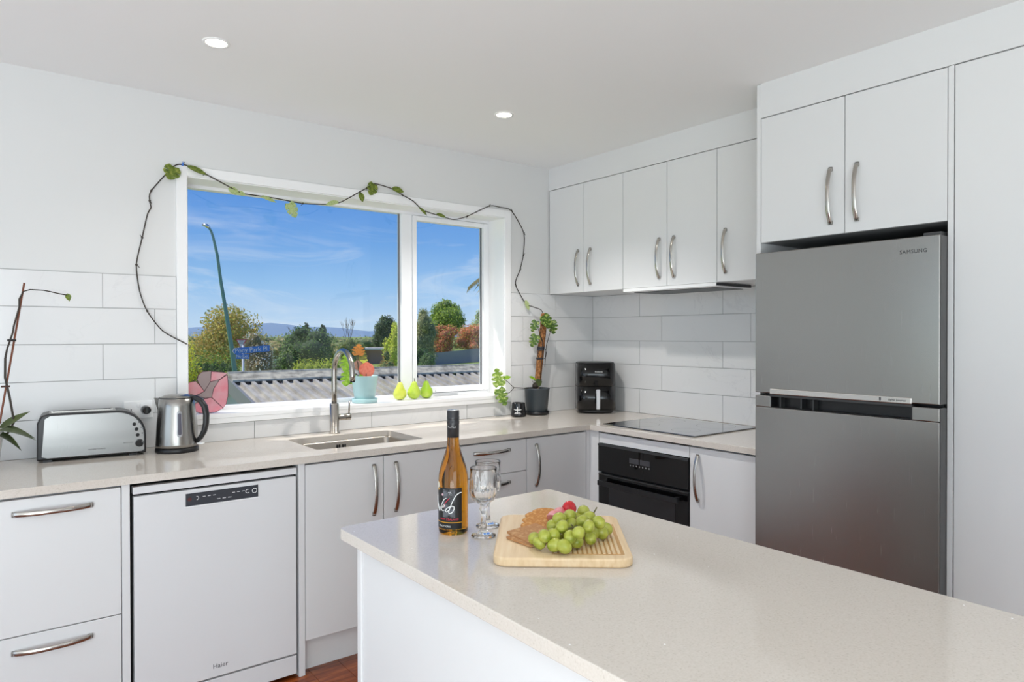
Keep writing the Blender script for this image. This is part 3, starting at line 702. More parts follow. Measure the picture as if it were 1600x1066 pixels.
obj('clip', MB().tube([wp(-3.205, -.209, 1.378), wp(-3.178, -.209, 1.378)], .004, 8), bplast_m, t); obj('clip', MB().tube([wp(-3.224, -.209, 1.208), wp(-3.197, -.209, 1.208)], .0035, 8), pm('brown_clip', (70, 40, 30), .5), t)
place_leaf('bud_leaf', leaf_mesh(.03, .02), vine_leaf_m, t, wp(-3.018, -.207, 1.557), (.25, -.2, -1), (0, -1, 0))
for P, d, n, L, W in (((-3.235, -.21, 1.05), (1, -.1, .75), (-.5, -.6, .7), .115, .036), ((-3.25, -.22, 1.055), (1, -.2, .1), (0, -.5, 1), .12, .045), ((-3.26, -.23, 1.05), (.95, -.5, .25), (0, -.2, 1), .135, .04), ((-3.25, -.23, 1.045), (.8, -.3, -.2), (.4, -.4, .8), .1, .04), ((-3.3, -.2, 1.05), (-1, -.3, .5), (.2, 0, 1), .13, .04)):
    place_leaf('leaf', leaf_mesh(L, W, .2, .55 if d[2] < .5 else .1), orl_m, t, wp(*P), d, n)

# sill: suncatcher, blue pot, pears
t = thing('suncatcher', 'pink and grey stained glass flower leaning by the kettle', 'ornament', (-2.45, .03, SZ))
rose_m = pm('rose_glass', (246, 128, 146), .25, 0, Transmission_Weight=.5); rt_ = noise(rose_m, 14, 3); r_ = ramp(rose_m, rt_.outputs[0], [(.3, (250, 104, 128)), (.55, (246, 150, 164)), (.75, (236, 178, 184))]); r_ = ramp(rose_m, rt_.outputs[0], [(.3, (255, 150, 168)), (.55, (252, 184, 194)), (.75, (244, 204, 208))]); nodes(rose_m)[1].new(r_.outputs[0], nodes(rose_m)[2].inputs['Base Color'])
smoke_m = pm('smoke_glass', (184, 164, 164), .3, 0, Transmission_Weight=.45)
lead_m = pm('lead_came', (88, 52, 58), .4, .3)
PET = [(smoke_m, [(-2.499, 1.191), (-2.494, 1.213), (-2.478, 1.227), (-2.438, 1.23), (-2.442, 1.179), (-2.468, 1.138), (-2.485, 1.163)]),
 (rose_m, [(-2.436, 1.228), (-2.402, 1.224), (-2.364, 1.218), (-2.402, 1.189), (-2.441, 1.181)]),
 (rose_m, [(-2.366, 1.211), (-2.402, 1.187), (-2.427, 1.148), (-2.436, 1.108), (-2.386, 1.054), (-2.372, 1.074), (-2.364, 1.109), (-2.363, 1.16)]),
 (rose_m, [(-2.436, 1.107), (-2.386, 1.054), (-2.417, 1.039), (-2.451, 1.0355), (-2.488, 1.038), (-2.513, 1.053), (-2.513, 1.078), (-2.483, 1.099), (-2.464, 1.104)]),
 (rose_m, [(-2.541, 1.154), (-2.539, 1.171), (-2.531, 1.181), (-2.504, 1.185), (-2.485, 1.162), (-2.469, 1.137), (-2.506, 1.12), (-2.541, 1.132)]),
 (smoke_m, [(-2.442, 1.179), (-2.402, 1.189), (-2.427, 1.148), (-2.436, 1.108), (-2.464, 1.105), (-2.499, 1.119), (-2.468, 1.137)])]
for k, (mt, pl) in enumerate(PET):
    loc = [(x+2.45, z-SZ) for x, z in pl]
    g = obj('glass_petal', MB().prism(loc, 'y', -.0015, .0015), mt, t)
    pts = [(x, 0, z) for x, z in loc]; pts.append(pts[0])
    obj('lead_came', MB().tube(pts, .0019, 6), lead_m, g)
blue_m = pm('pale_blue_ceramic', (168, 202, 205), .35)
t = thing('potted_plant', 'pale blue ceramic pot with a leafy plant on the window sill', 'plant', (-1.652, .058, SZ))
obj('saucer', MB().lathe([(.058, 0), (.066, .003), (.068, .022), (.0655, .024), (.06, .012), (.0, .012)], 40), blue_m, t)
obj('pot', MB().lathe([(.05, .0125), (.053, .016), (.071, .143), (.0725, .146), (.0685, .146), (.066, .13), (.0, .13)], 40), blue_m, t)
obj('soil', MB().lathe([(.066, .1305), (.03, .136), (.0, .136)], 24), pm('soil', (60, 46, 36), .95), t)
loc = lambda x, y, z: (x+1.652, y-.058, z-SZ)
def stemleaf(t, pts, mesh, mat, d, n, r=.0016, sm=None):
    obj('stem', MB().tube([loc(*p) for p in pts], r, 6), sm or stem_m, t)
    return place_leaf('leaf', mesh, mat, t, loc(*pts[-1]), d, n)
stemleaf(t, [(-1.67, .05, 1.165), (-1.70, .06, 1.19), (-1.715, .075, 1.185), (-1.722, .09, 1.135)], monstera_mesh(.09, .085, 4, .1, .05), lime_leaf_m, (-.25, .1, 1), (-.43, -.9, .2))
stemleaf(t, [(-1.675, .06, 1.165), (-1.71, .075, 1.2), (-1.726, .09, 1.215)], monstera_mesh(.08, .075, 4, .1, .05), lime_leaf_m, (-.3, .1, 1), (-.43, -.9, .2))
stemleaf(t, [(-1.648, .05, 1.165), (-1.648, .045, 1.19), (-1.65, .045, 1.165+.003)], leaf_mesh(.085, .082, .05, .0, 8, lambda q: math.sin(PI*min(.02+q*.98, 1))**.5), leafmat('coral_leaf', ((226, 96, 74), (238, 132, 104), (216, 84, 60)), 30, .4, .35), (.1, .0, 1), (-.43, -.9, .2))
stemleaf(t, [(-1.66, .06, 1.165), (-1.664, .06, 1.2), (-1.662, .06, 1.235)], monstera_mesh(.05, .045, 4), leafmat('yellow_leaf', ((170, 186, 50), (206, 210, 90), (150, 160, 40)), 40, .4, .3), (.35, 0, 1), (-.43, -.9, .2))
stemleaf(t, [(-1.672, .06, 1.165), (-1.685, .065, 1.22), (-1.69, .07, 1.262)], leaf_mesh(.06, .055, .1, .1), leafmat('dusty_pink_leaf', ((150, 110, 92), (176, 132, 112), (120, 96, 70)), 40, .5, .2), (.2, 0, -1), (-.43, -.9, .2))
stemleaf(t, [(-1.68, .065, 1.165), (-1.685, .07, 1.25), (-1.682, .075, 1.29)], monstera_mesh(.06, .07, 4), leafmat('bronze_leaf', ((150, 96, 36), (196, 120, 40), (96, 84, 34)), 50, .5, .2), (.1, 0, 1), (-.43, -.9, .2))
stemleaf(t, [(-1.67, .065, 1.165), (-1.667, .07, 1.24), (-1.665, .07, 1.262)], monstera_mesh(.055, .06, 4), leafmat('olive_leaf', ((74, 84, 34), (120, 120, 48), (90, 70, 30)), 50, .5, .2), (.05, 0, 1), (-.43, -.9, .2))
stemleaf(t, [(-1.685, .04, 1.165), (-1.69, .03, 1.19)], leaf_mesh(.05, .025), lime_leaf_m, (.15, -.35, -1), (-.43, -.9, .2))
pear_prof = [(.0, .004), (.012, .0), (.026, .006), (.0365, .022), (.0375, .034), (.033, .05), (.0245, .064), (.0185, .077), (.0145, .088), (.0085, .0955), (.002, .095), (.0, .094)]
pear_ms = []
for nm, cs in (('pear_skin_yellow', ((190, 200, 60), (206, 212, 92), (176, 196, 56))), ('pear_skin_green', ((168, 198, 56), (186, 208, 80), (158, 192, 50))), ('pear_skin_deep', ((148, 188, 40), (166, 198, 60), (182, 202, 82)))):
    pear_ms.append(leafmat(nm, cs, 22, .3))
for k, (px, py, tilt, lab) in enumerate(((-1.430, .077, (0, .03), 'yellowish green pear nearest the blue pot on the sill'), (-1.350, .062, (.02, -.12), 'leaning green pear in the middle of the three on the sill'), (-1.254, .08, (.0, .04), 'deep green pear farthest along the sill from the blue pot'))):
    t = tag(obj('pear', MB().lathe([(r*1.0, z*1.03) for r, z in pear_prof], 28), pear_ms[k], loc=(px, py, SZ+.0005+(.004 if k == 1 else .0006)), rot=(tilt[0], tilt[1], k*1.3)), lab, 'pear', 'green pears on the sill')
    obj('stalk', MB().tube([(0, 0, .095), (.001, .0, .106), (.004 if k else -.003, .001, .116)], [.0016, .0014, .0019], 8), pm('pear_stalk', (84, 74, 50), .7), t)

# candle jar, moss pole plant, air fryer
t = thing('candle_jar', 'small black tapered glass candle jar beside the plant pot', 'candle', (-.725, -.104, CT), YAW)
obj('jar', MB().lathe([(.041, 0), (.0455, .004), (.046, .01), (.0395, .078), (.0385, .084), (.0365, .084), (.037, .06), (.0, .06)], 36), black_m, t)
def bend(m, r, a0=0):
    """wrap a flat x/z drawing round the z axis, in front (-y)"""
    out = MB(); out.f = m.f; out.sm = m.sm; out.mi = m.mi
    for (x, y, z) in m.v: q = a0+x/r(z) if callable(r) else a0+x/r; rr = (r(z) if callable(r) else r)-y; out.v.append((rr*math.sin(q), -rr*math.cos(q), z))
    return out
jr = lambda z: .0465-(z-.01)*.0956+.0004
m = MB()
for (x0, x1, z0, z1) in ((-.03, .018, .0455, .048), (-.022, .012, .041, .0432), (-.008, -.005, .02, .062), (-.022, .012, .026, .029), (-.026, .016, .0205, .0225)):
    n = 6
    for i in range(n): m.box(x0+(x1-x0)*i/n, x0+(x1-x0)*(i+1)/n, -.0002, .0004, z0, z1)
obj('printed_mark', bend(m, jr), wink_m, t)

t = thing('climbing_plant', 'monstera on a moss pole with a vine trained round the window', 'plant', (-.566, -.088, CT))
PX, PY = -.566, -.088
loc2 = lambda x, y, z: (x-PX, y-PY, z-CT)
pot_m = pm('slate_plastic', (62, 70, 76), .4)
obj('saucer', MB().lathe([(.066, 0), (.072, .003), (.0755, .022), (.073, .022), (.069, .008), (.0, .008)], 36), bplast_m, t)
obj('pot', MB().lathe([(.06, .0085), (.063, .012), (.0775, .158), (.0795, .16), (.0795, .164), (.074, .164), (.072, .145), (.0, .145)], 40), pot_m, t)
obj('soil', MB().lathe([(.072, .146), (.04, .154), (.0, .156)], 24), pm('bark_mix', (92, 58, 40), .95), t)
pole = [(-.567, -.088, 1.05), (-.558, -.089, 1.125), (-.545, -.092, 1.25), (-.532, -.096, 1.37), (-.522, -.1, 1.47), (-.519, -.101, 1.532)]
moss_m = pm('coir', (132, 86, 48), .95); tt = noise(moss_m, 90, 5, (1, 1, 1)); rp = ramp(moss_m, tt.outputs[0], [(.3, (86, 52, 28)), (.5, (140, 92, 52)), (.72, (176, 128, 80))]); nodes(moss_m)[1].new(rp.outputs[0], nodes(moss_m)[2].inputs['Base Color']); bump(moss_m, tt.outputs[0], .8, .006)
pm_ = MB(); pp = []
for i in range(len(pole)-1):
    for k in range(6): pp.append(tuple(Vector(pole[i]).lerp(Vector(pole[i+1]), k/6)))
pp.append(pole[-1]); pp = pp[5:]
rs = [.0195+.0022*R.random() for _ in pp]; rs[-1] = .013
obj('moss_pole', MB().tube([loc2(*p) for p in pp], rs, 16), moss_m, t)
obj('pole_core', MB().tube([loc2(*pole[0]), loc2(-.5595, -.089, 1.115)], .0145, 12), pm('pale_wood', (206, 180, 150), .7), t)
strap_m = pm('strap', (36, 36, 44), .5)
for z, h in ((1.318, .008), (1.306, .006), (1.252, .006), (1.118, .005)):
    f = (z-1.05)/.48; cx_, cy_ = -.567+f*.047, -.088-f*.012
    obj('strap', MB().lathe([(.0225, -h), (.0235, -h), (.0235, h), (.0225, h), (.0225, -h)], 20, close=True), strap_m, t, loc=loc2(cx_, cy_, z), fix=False)
obj('strap_cord', MB().tube([loc2(-.556, -.105, 1.31), loc2(-.572, -.104, 1.29), loc2(-.574, -.104, 1.27), loc2(-.562, -.108, 1.25)], .0018, 6), strap_m, t)
obj('strap_cord', MB().tube([loc2(-.512, -.105, 1.31), loc2(-.506, -.107, 1.285), loc2(-.51, -.107, 1.262), loc2(-.525, -.108, 1.25)], .0018, 6), strap_m, t)
def st2(pts, r=.002): obj('stem', MB().tube([loc2(*p) for p in pts], r, 7), stem_m, t)
st2([(-.557, -.11, 1.13), (-.55, -.118, 1.28), (-.548, -.12, 1.35), (-.562, -.112, 1.40), (-.572, -.11, 1.43), (-.59, -.108, 1.47)])
st2([(-.562, -.112, 1.40), (-.555, -.122, 1.44), (-.535, -.124, 1.472)])
st2([(-.545, -.12, 1.36), (-.56, -.118, 1.385), (-.585, -.11, 1.382)])
st2([(-.528, -.118, 1.2), (-.52, -.122, 1.33), (-.50, -.13, 1.40), (-.488, -.135, 1.45)])
st2([(-.58, -.10, 1.066), (-.64, -.095, 1.07), (-.7, -.09, 1.075), (-.743, -.085, 1.078)], .003)
st2([(-.743, -.085, 1.078), (-.78, -.08, 1.11), (-.818, -.075, 1.137)])
st2([(-.743, -.085, 1.078), (-.775, -.08, 1.05), (-.81, -.075, 1.045), (-.845, -.074, 1.072)])
st2([(-.575, -.10, 1.063), (-.6, -.11, 1.09), (-.622, -.112, 1.115)], .0014)
FC = (-.62, -.78, .1)
def lf(mesh, mat, P, d, n=FC): place_leaf('leaf', mesh, mat, t, loc2(*P), d, n)
lf(monstera_mesh(.072, .058), var_leaf_m, (-.588, -.108, 1.482), (-.35, .2, -1))
lf(monstera_mesh(.09, .08, 4, .2, .1, .2), var_leaf_m, (-.548, -.128, 1.515), (.4, -.3, -.75), (-.5, -.7, .55))
lf(monstera_mesh(.082, .072), var_leaf_m, (-.49, -.135, 1.482), (.18, -.12, -1))
lf(monstera_mesh(.078, .07), var_leaf_m, (-.588, -.108, 1.395), (-.3, .22, -.8), (-.6, -.7, .4))
lf(monstera_mesh(.105, .085), leafmat('bright_variegated', ((84, 118, 36), (138, 168, 62), (214, 220, 150)), 60, .35, .3), (-.843, -.074, 1.095), (-.15, .1, 1), (-.5, -.85, .1))
lf(monstera_mesh(.11, .078), leafmat('mid_variegated', ((66, 104, 36), (118, 150, 60), (204, 214, 140)), 60, .35, .3), (-.852, -.076, 1.075), (.3, -.2, -.85), (-.6, -.75, .2))
lf(leaf_mesh(.05, .03), lime_leaf_m, (-.815, -.075, 1.135), (1, -.5, .45), (-.3, -.6, .7))
lf(leaf_mesh(.055, .028), lime_leaf_m, (-.645, -.105, 1.142), (1, -.6, -.3), (-.2, -.5, .8))
lf(leaf_mesh(.05, .05), orl_m, (-.60, -.112, 1.10), (.8, -.3, .2), FC)
obj('root_knot', MB().ball(loc2(-.592, -.105, 1.085), .022, 10, 7, (1, .8, .9)), stem_m, t)
# the vine hangs on the wall round the window
VP = [(-2.536, .02, 1.352), (-2.561, -.022, 1.361), (-2.651, -.024, 1.415), (-2.712, -.024, 1.501), (-2.74, -.02, 1.588), (-2.751, -.014, 1.7), (-2.728, -.014, 1.818), (-2.707, -.014, 1.921), (-2.693, -.014, 1.952), (-2.698, -.014, 1.981), (-2.692, -.014, 2.025), (-2.604, -.022, 2.143), (-2.564, -.024, 2.157), (-2.536, -.024, 2.15), (-2.475, -.024, 2.13), (-2.331, -.024, 2.068), (-2.301, -.015, 2.062), (-2.141, .02, 2.066), (-2.003, .02, 2.056), (-1.881, -.02, 2.061), (-1.821, -.024, 2.078), (-1.714, -.024, 2.145), (-1.676, -.024, 2.169), (-1.628, -.02, 2.199), (-1.528, -.022, 2.185), (-1.47, -.024, 2.161), (-1.401, -.024, 2.135), (-1.351, -.024, 2.098), (-1.32, -.024, 2.086), (-1.205, -.024, 2.067), (-1.129, -.024, 2.061), (-1.041, -.024, 2.088), (-.88, -.022, 2.167), (-.796, -.022, 2.168), (-.711, -.02, 2.157), (-.608, -.012, 2.031), (-.613, -.012, 1.892), (-.641, -.012, 1.797), (-.676, -.012, 1.71), (-.601, -.02, 1.594), (-.565, -.045, 1.573), (-.525, -.075, 1.555), (-.523, -.1, 1.525)]
def spline(P, k=4):
    out = []
    for i in range(len(P)-1):
        p0, p1, p2, p3 = (Vector(P[max(i-1, 0)]), Vector(P[i]), Vector(P[i+1]), Vector(P[min(i+2, len(P)-1)]))
        for j in range(k):
            u = j/k; a = .35
            out.append(((1-u)**2*(1+2*u))*p1+(u*u*(3-2*u))*p2+(u*(1-u)**2)*a*(p2-p0)+(u*u*(u-1))*a*(p3-p1))
    return out+[Vector(P[-1])]
vp = spline(VP); obj('vine_stem', MB().tube([loc2(*p) for p in vp], .0028, 6), stem_m, t)
nd = MB()
for i in (3, 5, 6, 9, 10, 12, 14, 18, 21, 22, 25, 28, 31, 32, 34, 35, 36, 37, 38):
    p = VP[i]; nd.ball(loc2(p[0], p[1]-.002, p[2]), .0052, 6, 4); a = R.uniform(-1, 1); q = (p[0]+.012*a, p[1]-.004, p[2]+.012*R.choice((-1, 1)))
    nd.tube([loc2(*p), loc2(*q)], [.0022, .0012], 5)
obj('leaf_node', nd, stem_m, t, kind='stuff')
heart = lambda q: (math.sin(PI*min(q+.06, 1))**.55)*(1 if q > .0 else .7)
for P, d, n, L, W, mt in (((-2.604, -.028, 2.14), (-.35, -.2, -1), (.1, -1, .1), .062, .066, vine_leaf_m), ((-2.548, -.028, 2.152), (1, -.3, -.35), (0, -.8, .6), .085, .036, vine_leaf_m),
    ((-2.372, -.024, 2.078), (.9, -.2, -.45), (0, -1, .3), .055, .036, pale_leaf_m), ((-2.335, -.024, 2.062), (.9, -.2, -.1), (0, -.8, .5), .04, .03, pale_leaf_m), ((-2.215, .005, 2.064), (1, -.2, -.25), (0, -.7, .6), .075, .03, pale_leaf_m), ((-2.075, .015, 2.048), (.5, -.1, -.9), (.1, -1, .1), .075, .058, pale_leaf_m),
    ((-1.835, -.026, 2.078), (-1, -.2, -.3), (0, -.8, .55), .075, .028, pale_leaf_m), ((-1.714, -.026, 2.14), (.25, -.2, -1), (.1, -1, .1), .05, .034, vine_leaf_m), ((-1.636, -.026, 2.195), (-.4, -.2, -1), (.15, -1, .15), .066, .058, vine_leaf_m),
    ((-1.528, -.026, 2.186), (.95, -.3, -.15), (0, -.9, .4), .066, .04, vine_leaf_m), ((-1.362, -.026, 2.102), (.75, -.2, -.6), (0, -.8, .5), .062, .024, vine_leaf_m), ((-1.25, -.026, 2.078), (.95, -.3, -.2), (0, -.8, .5), .06, .03, vine_leaf_m), ((-.605, -.024, 1.612), (.35, -.2, -1), (-.3, -1, .1), .065, .028, pale_leaf_m)):
    place_leaf('vine_leaf', monstera_mesh(L, W*1.15, 3, .15, .15, .16) if W > .05 else leaf_mesh(L, W, .12, .12, 8, heart), mt, t, loc2(*P), d, n)
obj('hook', MB().cyl((-2.567-PX, -.004-PY, 2.157-CT), (-2.567-PX, -.03-PY, 2.157-CT), .005, n=10).tube([loc2(-2.567, -.03, 2.15), loc2(-2.567, -.033, 2.158), loc2(-2.567, -.03, 2.168)], .002, 6), pm('blue_hook', (60, 120, 210), .4), t)

# air fryer
t = thing('air_fryer', 'tall glossy black air fryer in the tiled corner', 'air fryer', (-.18, -.203, CT), math.radians(-37))
def rslab(w, z0, z1, r, w2=None, cy=0):
    m = MB(); a = rrect(w, w, r, 7); b = rrect(w2 or w, w2 or w, r, 7); n = len(a)
    m.add([(x, y, z0) for x, y in a]+[(x, y, z1) for x, y in b], [tuple(range(n))[::-1], tuple(range(n, 2*n))]+[(i, (i+1) % n, n+(i+1) % n, n+i) for i in range(n)])
    for k in range(2, len(m.sm)): m.sm[k] = True
    return m
obj('base', rslab(.2, 0, .022, .06, .232), bplast_m, t)
obj('basket_drawer', rslab(.245, .023, .168, .062, .243), black_m, t)
obj('housing', rslab(.243, .171, .312, .062, .240), black_m, t)
obj('lid', rslab(.232, .3125, .32, .058, .222), bplast_m, t)
h = obj('handle', MB().box(-.012, .012, -.160, -.150, .03, .155).box(-.010, .010, -.152, -.12, .125, .15), pm('silver_plastic', (190, 190, 192), .35, .3), t, bevel=.004)
tm = text_mesh('Brabantia', .0125); tm.transform(Matrix.Translation((.008, -.1222, .262)) @ Matrix.Rotation(PI/2, 4, 'X')); obj('logo', tm, wink_m, t)

# ---------------------------------------------------------------- things on the island
bcx = (-2.356, -1.905)
t = thing('wine_bottle', 'amber wine bottle with a black label on the island', 'bottle', (bcx[0], bcx[1], CT), YAW+.086)
gp = [(.0, .004), (.022, .002), (.033, .0), (.0362, .005), (.0366, .012), (.0366, .132), (.0355, .146), (.0322, .162), (.0268, .18), (.021, .196), (.0165, .212), (.0146, .226), (.0142, .29), (.0, .29)]
obj('glass', MB().lathe(gp, 48), amber_m, t)
cap_m = pm('capsule', (44, 44, 46), .35, .2)
cap = obj('capsule', MB().lathe([(.0146, .236), (.0149, .236), (.0149, .268), (.0155, .27), (.0155, .275), (.015, .276), (.015, .281), (.0155, .282), (.0155, .287), (.015, .288), (.0152, .300), (.0142, .3025)], 32), cap_m, t)
obj('cap_top', MB().lathe([(.0142, .3026), (.0138, .3034), (.0, .3034)], 32), silver_m, t)
br = .0366
def patch(a0, a1, z0, z1, r, n=20):
    m = MB(); vs = []
    for i in range(n+1):
        q = a0+(a1-a0)*i/n
        for z in (z0, z1): vs.append((r*math.sin(q), -r*math.cos(q), z))
    return m.add(vs, [(2*i, 2*i+2, 2*i+3, 2*i+1) for i in range(n)], True)
lab = obj('label', patch(-2.2, .61, .016, .1165, br+.0002, 36), pm('black_label', (16, 16, 18), .5), t, fix=False)
lt_m = pm('label_grey', (70, 70, 74), .6); tt = noise(lt_m, 70, 4); rp = ramp(lt_m, tt.outputs[0], [(.4, (22, 22, 24)), (.62, (96, 98, 104))]); nodes(lt_m)[1].new(rp.outputs[0], nodes(lt_m)[2].inputs['Base Color'])
obj('label_mottle', patch(-.75, .12, .045, .113, br+.0003), lt_m, lab, fix=False)  # mottled grey patch on the black label
obj('gold_line', patch(-2.2, .61, .0315, .0335, br+.0004, 36), pm('gold_foil', (206, 150, 40), .35, .4), lab, fix=False)
pix = lambda x, y: (675+x/11.215, (836-(750+y/11.215))*.00162)
def onb(x, y, e=.0006):
    u, z = pix(x, y); s = max(-1, min(1, (u-707.5)/23.6)); q = math.asin(s)
    return ((br+e)*math.sin(q), -(br+e)*math.cos(q), z)
strokes = MB()
for pl, w in (([(88, 318), (100, 400), (112, 480), (132, 560)], .0013), ([(132, 560), (150, 490), (175, 420), (205, 355), (245, 328)], .001), ([(178, 492), (205, 478), (218, 455), (200, 448), (172, 480), (162, 520), (178, 548), (212, 535)], .0009),
              ([(508, 238), (470, 243), (420, 275), (375, 340), (335, 420), (300, 510), (286, 565), (305, 585), (345, 565), (375, 515), (378, 475), (345, 462), (295, 475), (250, 505), (232, 540), (250, 560), (285, 530)], .0012)):
    q = spline([onb(*p) for p in pl], 5); strokes.tube(q, w, 6)
obj('script_lettering', strokes, wink_m, lab)
em = MB(); em.tube([onb(275, 225), onb(300, 232), onb(320, 222)], .0006, 5).tube([onb(340, 240), onb(305, 240), onb(300, 268), onb(345, 270)], .0006, 5)
obj('emblem', em, pm('silver_foil', (200, 200, 204), .4), lab)
def btext(s, size, x, y, mat, sp=1):
    tm = text_mesh(s, size, .0001, spacing=sp); u, z = pix(x, y); q0 = math.asin(max(-1, min(1, (u-707.5)/23.6)))
    for v in tm.vertices:
        q = q0+v.co.x/br; zz = z+v.co.y; v.co = ((br+.0005+v.co.z)*math.sin(q), -(br+.0005+v.co.z)*math.cos(q), zz)
    return obj('lettering', tm, mat, lab)
red_m = pm('label_red', (206, 40, 72), .5)
btext('NEW ZEALAND', .0066, 285, 686, red_m, 1.05); btext('PINOT GRIS', .0062, 205, 806, wink_m, 1.05)
rs_ = MB(); rs_.tube(spline([onb(300, 325, .0003), onb(250, 380, .0003), onb(215, 430, .0003), onb(205, 490, .0003)], 4), .0009, 5); obj('red_stroke', rs_, red_m, lab)
def disc(x, y, r, e):
    u, z = pix(x, y); q0 = math.asin(max(-1, min(1, (u-707.5)/23.6))); vs = [((br+e)*math.sin(q0), -(br+e)*math.cos(q0), z)]
    for i in range(20): a = 2*PI*i/20; q = q0+r*math.cos(a)/br; vs.append(((br+e)*math.sin(q), -(br+e)*math.cos(q), z+r*math.sin(a)))
    return MB().add(vs, [(0, 1+i, 1+(i+1) % 20) for i in range(20)])
md = obj('medal_sticker', disc(108, 140, .0115, .0004), pm('gold_sticker', (196, 150, 60), .4, .4), t, fix=False)
obj('medal_face', disc(108, 125, .008, .0007), pm('medal_face', (222, 214, 196), .5), md, fix=False)
obj('dot_sticker', disc(180, 275, .0028, .0006), pm('pale_rose', (210, 170, 176), .5), lab, fix=False)
tm = text_mesh('The Ned', .0062, .0001)
for v in tm.vertices: q = -.3+v.co.x/.0149; v.co = ((.0151)*math.sin(q), -.0151*math.cos(q), .262+v.co.y)
obj('lettering', tm, wink_m, cap)

def facet(r, z, a):
    if .078 < z < .142: return r*(1-.085*abs(math.sin(a*6+(z-.08)*9))*min(1, (z-.07)/.02)*min(1, (.16-z)/.03))
    if .055 < z <= .078: return r*(1-.16*abs(math.sin(a*3)))
    if .012 < z <= .055: return r*(1-.12*abs(math.sin(a*3)))
    if r > .028 and z < .004: return r*(1-.03*abs(math.sin(a*8)))
    return r
gl_prof = [(.0, .0), (.028, .0), (.0305, .0015), (.030, .003), (.018, .0075), (.0085, .014), (.0062, .03), (.0058, .05), (.0075, .058), (.0100, .066), (.0075, .072), (.0088, .077), (.018, .082), (.0285, .09), (.034, .102), (.0352, .115), (.0338, .13), (.0322, .143), (.0314, .154), (.0328, .165), (.0322, .1667, 1), (.0314, .165, 1), (.0300, .152, 1), (.0298, .14, 1), (.0302, .13, 1), (.0308, .115, 1), (.0292, .103, 1), (.0235, .0945, 1), (.014, .089, 1), (.0, .0875, 1)]
gm_ = MB().lathe(gl_prof, 72, mod=facet, smooth=True); gme = gm_.mesh('goblet'); fix_normals(gme); gme.materials.append(crystal_m)
for (gx, gy), lab_ in (((-2.316, -1.978), 'front cut crystal wine goblet, partly hiding its twin'), ((-2.257, -1.914), 'cut crystal wine goblet standing half hidden behind its twin')):
    g = bpy.data.objects.new('wine_goblet', gme); C.objects.link(g); g.location = (gx, gy, CT+.0002); g.rotation_euler = (0, 0, gx*7); tag(g, lab_, 'glass', 'crystal goblets')

# chopping board and food
bz = math.radians(-40); BC = (-2.205, -2.13)
wood_m = pm('pale_wood_board', (232, 204, 162), .45); tt = noise(wood_m, 10, 4, (9, .6, 4)); rp = ramp(wood_m, tt.outputs[0], [(.3, (222, 190, 146)), (.55, (233, 205, 165)), (.75, (238, 214, 178))]); nodes(wood_m)[1].new(rp.outputs[0], nodes(wood_m)[2].inputs['Base Color'])
t = thing('chopping_board', 'pale wooden chopping board with rounded corners on the island', 'board', (BC[0], BC[1], CT+.0003), bz)
GX0, GX1, GY0, GY1 = .0, .125, -.148, .06
def board_mesh():
    m = MB(); m.prism(rrect(.298, .352, .032, 6, .003, -.005), 'z', 0, .0196); return m
obj('slab', board_mesh(), wood_m, t, bevel=.004, seg=3)
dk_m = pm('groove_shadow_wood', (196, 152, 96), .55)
for k in range(14): obj('ridge', MB().box(-.015+k*.0104, -.0085+k*.0104, GY0, GY1+.02, .0196, .0212), wood_m, t, bevel=.0006, seg=1)
obj('groove_shadow', MB().box(-.02, .135, GY0-.004, GY1+.024, .0196, .0199), dk_m, t)  # darker sheet between the ridges, groove shadow put into its colour
def onboard(p, ez=0):
    x, y, z = p; return (BC[0]+x*math.cos(bz)-y*math.sin(bz), BC[1]+x*math.sin(bz)+y*math.cos(bz), CT+.0202+z+ez)
GR = [(-.058,-.104,.014),(-.047,-.134,.014),(-.036,-.14,.03),(-.016,-.129,.03),(-.014,-.15,.014),(.006,-.16,.014),(.019,-.145,.03),(-.017,-.062,.03),(-.001,-.057,.045),(.024,-.031,.045),(.003,-.119,.045),(.028,-.049,.03),(.04,.004,.03),(.036,-.164,.045),(.034,-.122,.014),(.05,-.075,.045),(.066,-.046,.045),(.061,-.117,.045),(.066,-.099,.014),(.077,-.059,.014),(.086,-.082,.045),(.095,-.054,.014),(.108,-.023,.014),(.058,.012,.045),(.06,.035,.03)]
GR += [(-.01, -.09, .014), (.02, -.085, .014), (.045, -.05, .014), (.015, -.05, .014), (.05, -.02, .016), (.0, -.1, .03)]
# the front row stood higher in the picture than it rests: drop each berry on to board or neighbours
grape_m = leafmat('grape_skin', ((154, 162, 48), (178, 182, 80), (132, 146, 42)), 30, .2)
nodes(grape_m)[2].inputs['Subsurface Weight'].default_value = .25; nodes(grape_m)[2].inputs['Subsurface Radius'].default_value = (.01, .012, .003)
t = thing('grape_bunch', 'bunch of green grapes on the wooden chopping board', 'grapes', onboard((.03, -.07, 0)), bz)
rel = lambda p: (p[0]-.03, p[1]+.07, p[2]+.0048)
g0 = MB().ball((0, 0, 0), .0142, 16, 12, (1, 1, 1.14)); gme = g0.mesh('grape'); gme.materials.append(grape_m)
for p in GR:
    o = bpy.data.objects.new('grape', gme); C.objects.link(o); o.parent = t; o.location = rel(p); o.rotation_euler = (R.uniform(.6, 1.6), R.uniform(-.6, .6), R.uniform(0, 6)); s = R.uniform(.93, 1.08); o.scale = (s, s, s)
gs_m = pm('grape_stalk', (96, 92, 44), .7)
obj('stalk', MB().tube([rel(p) for p in ((-.05, -.11, .02), (-.01, -.1, .028), (.03, -.08, .032), (.06, -.05, .036), (.075, -.0, .034), (.085, .038, .036))], .0022, 6), gs_m, t)
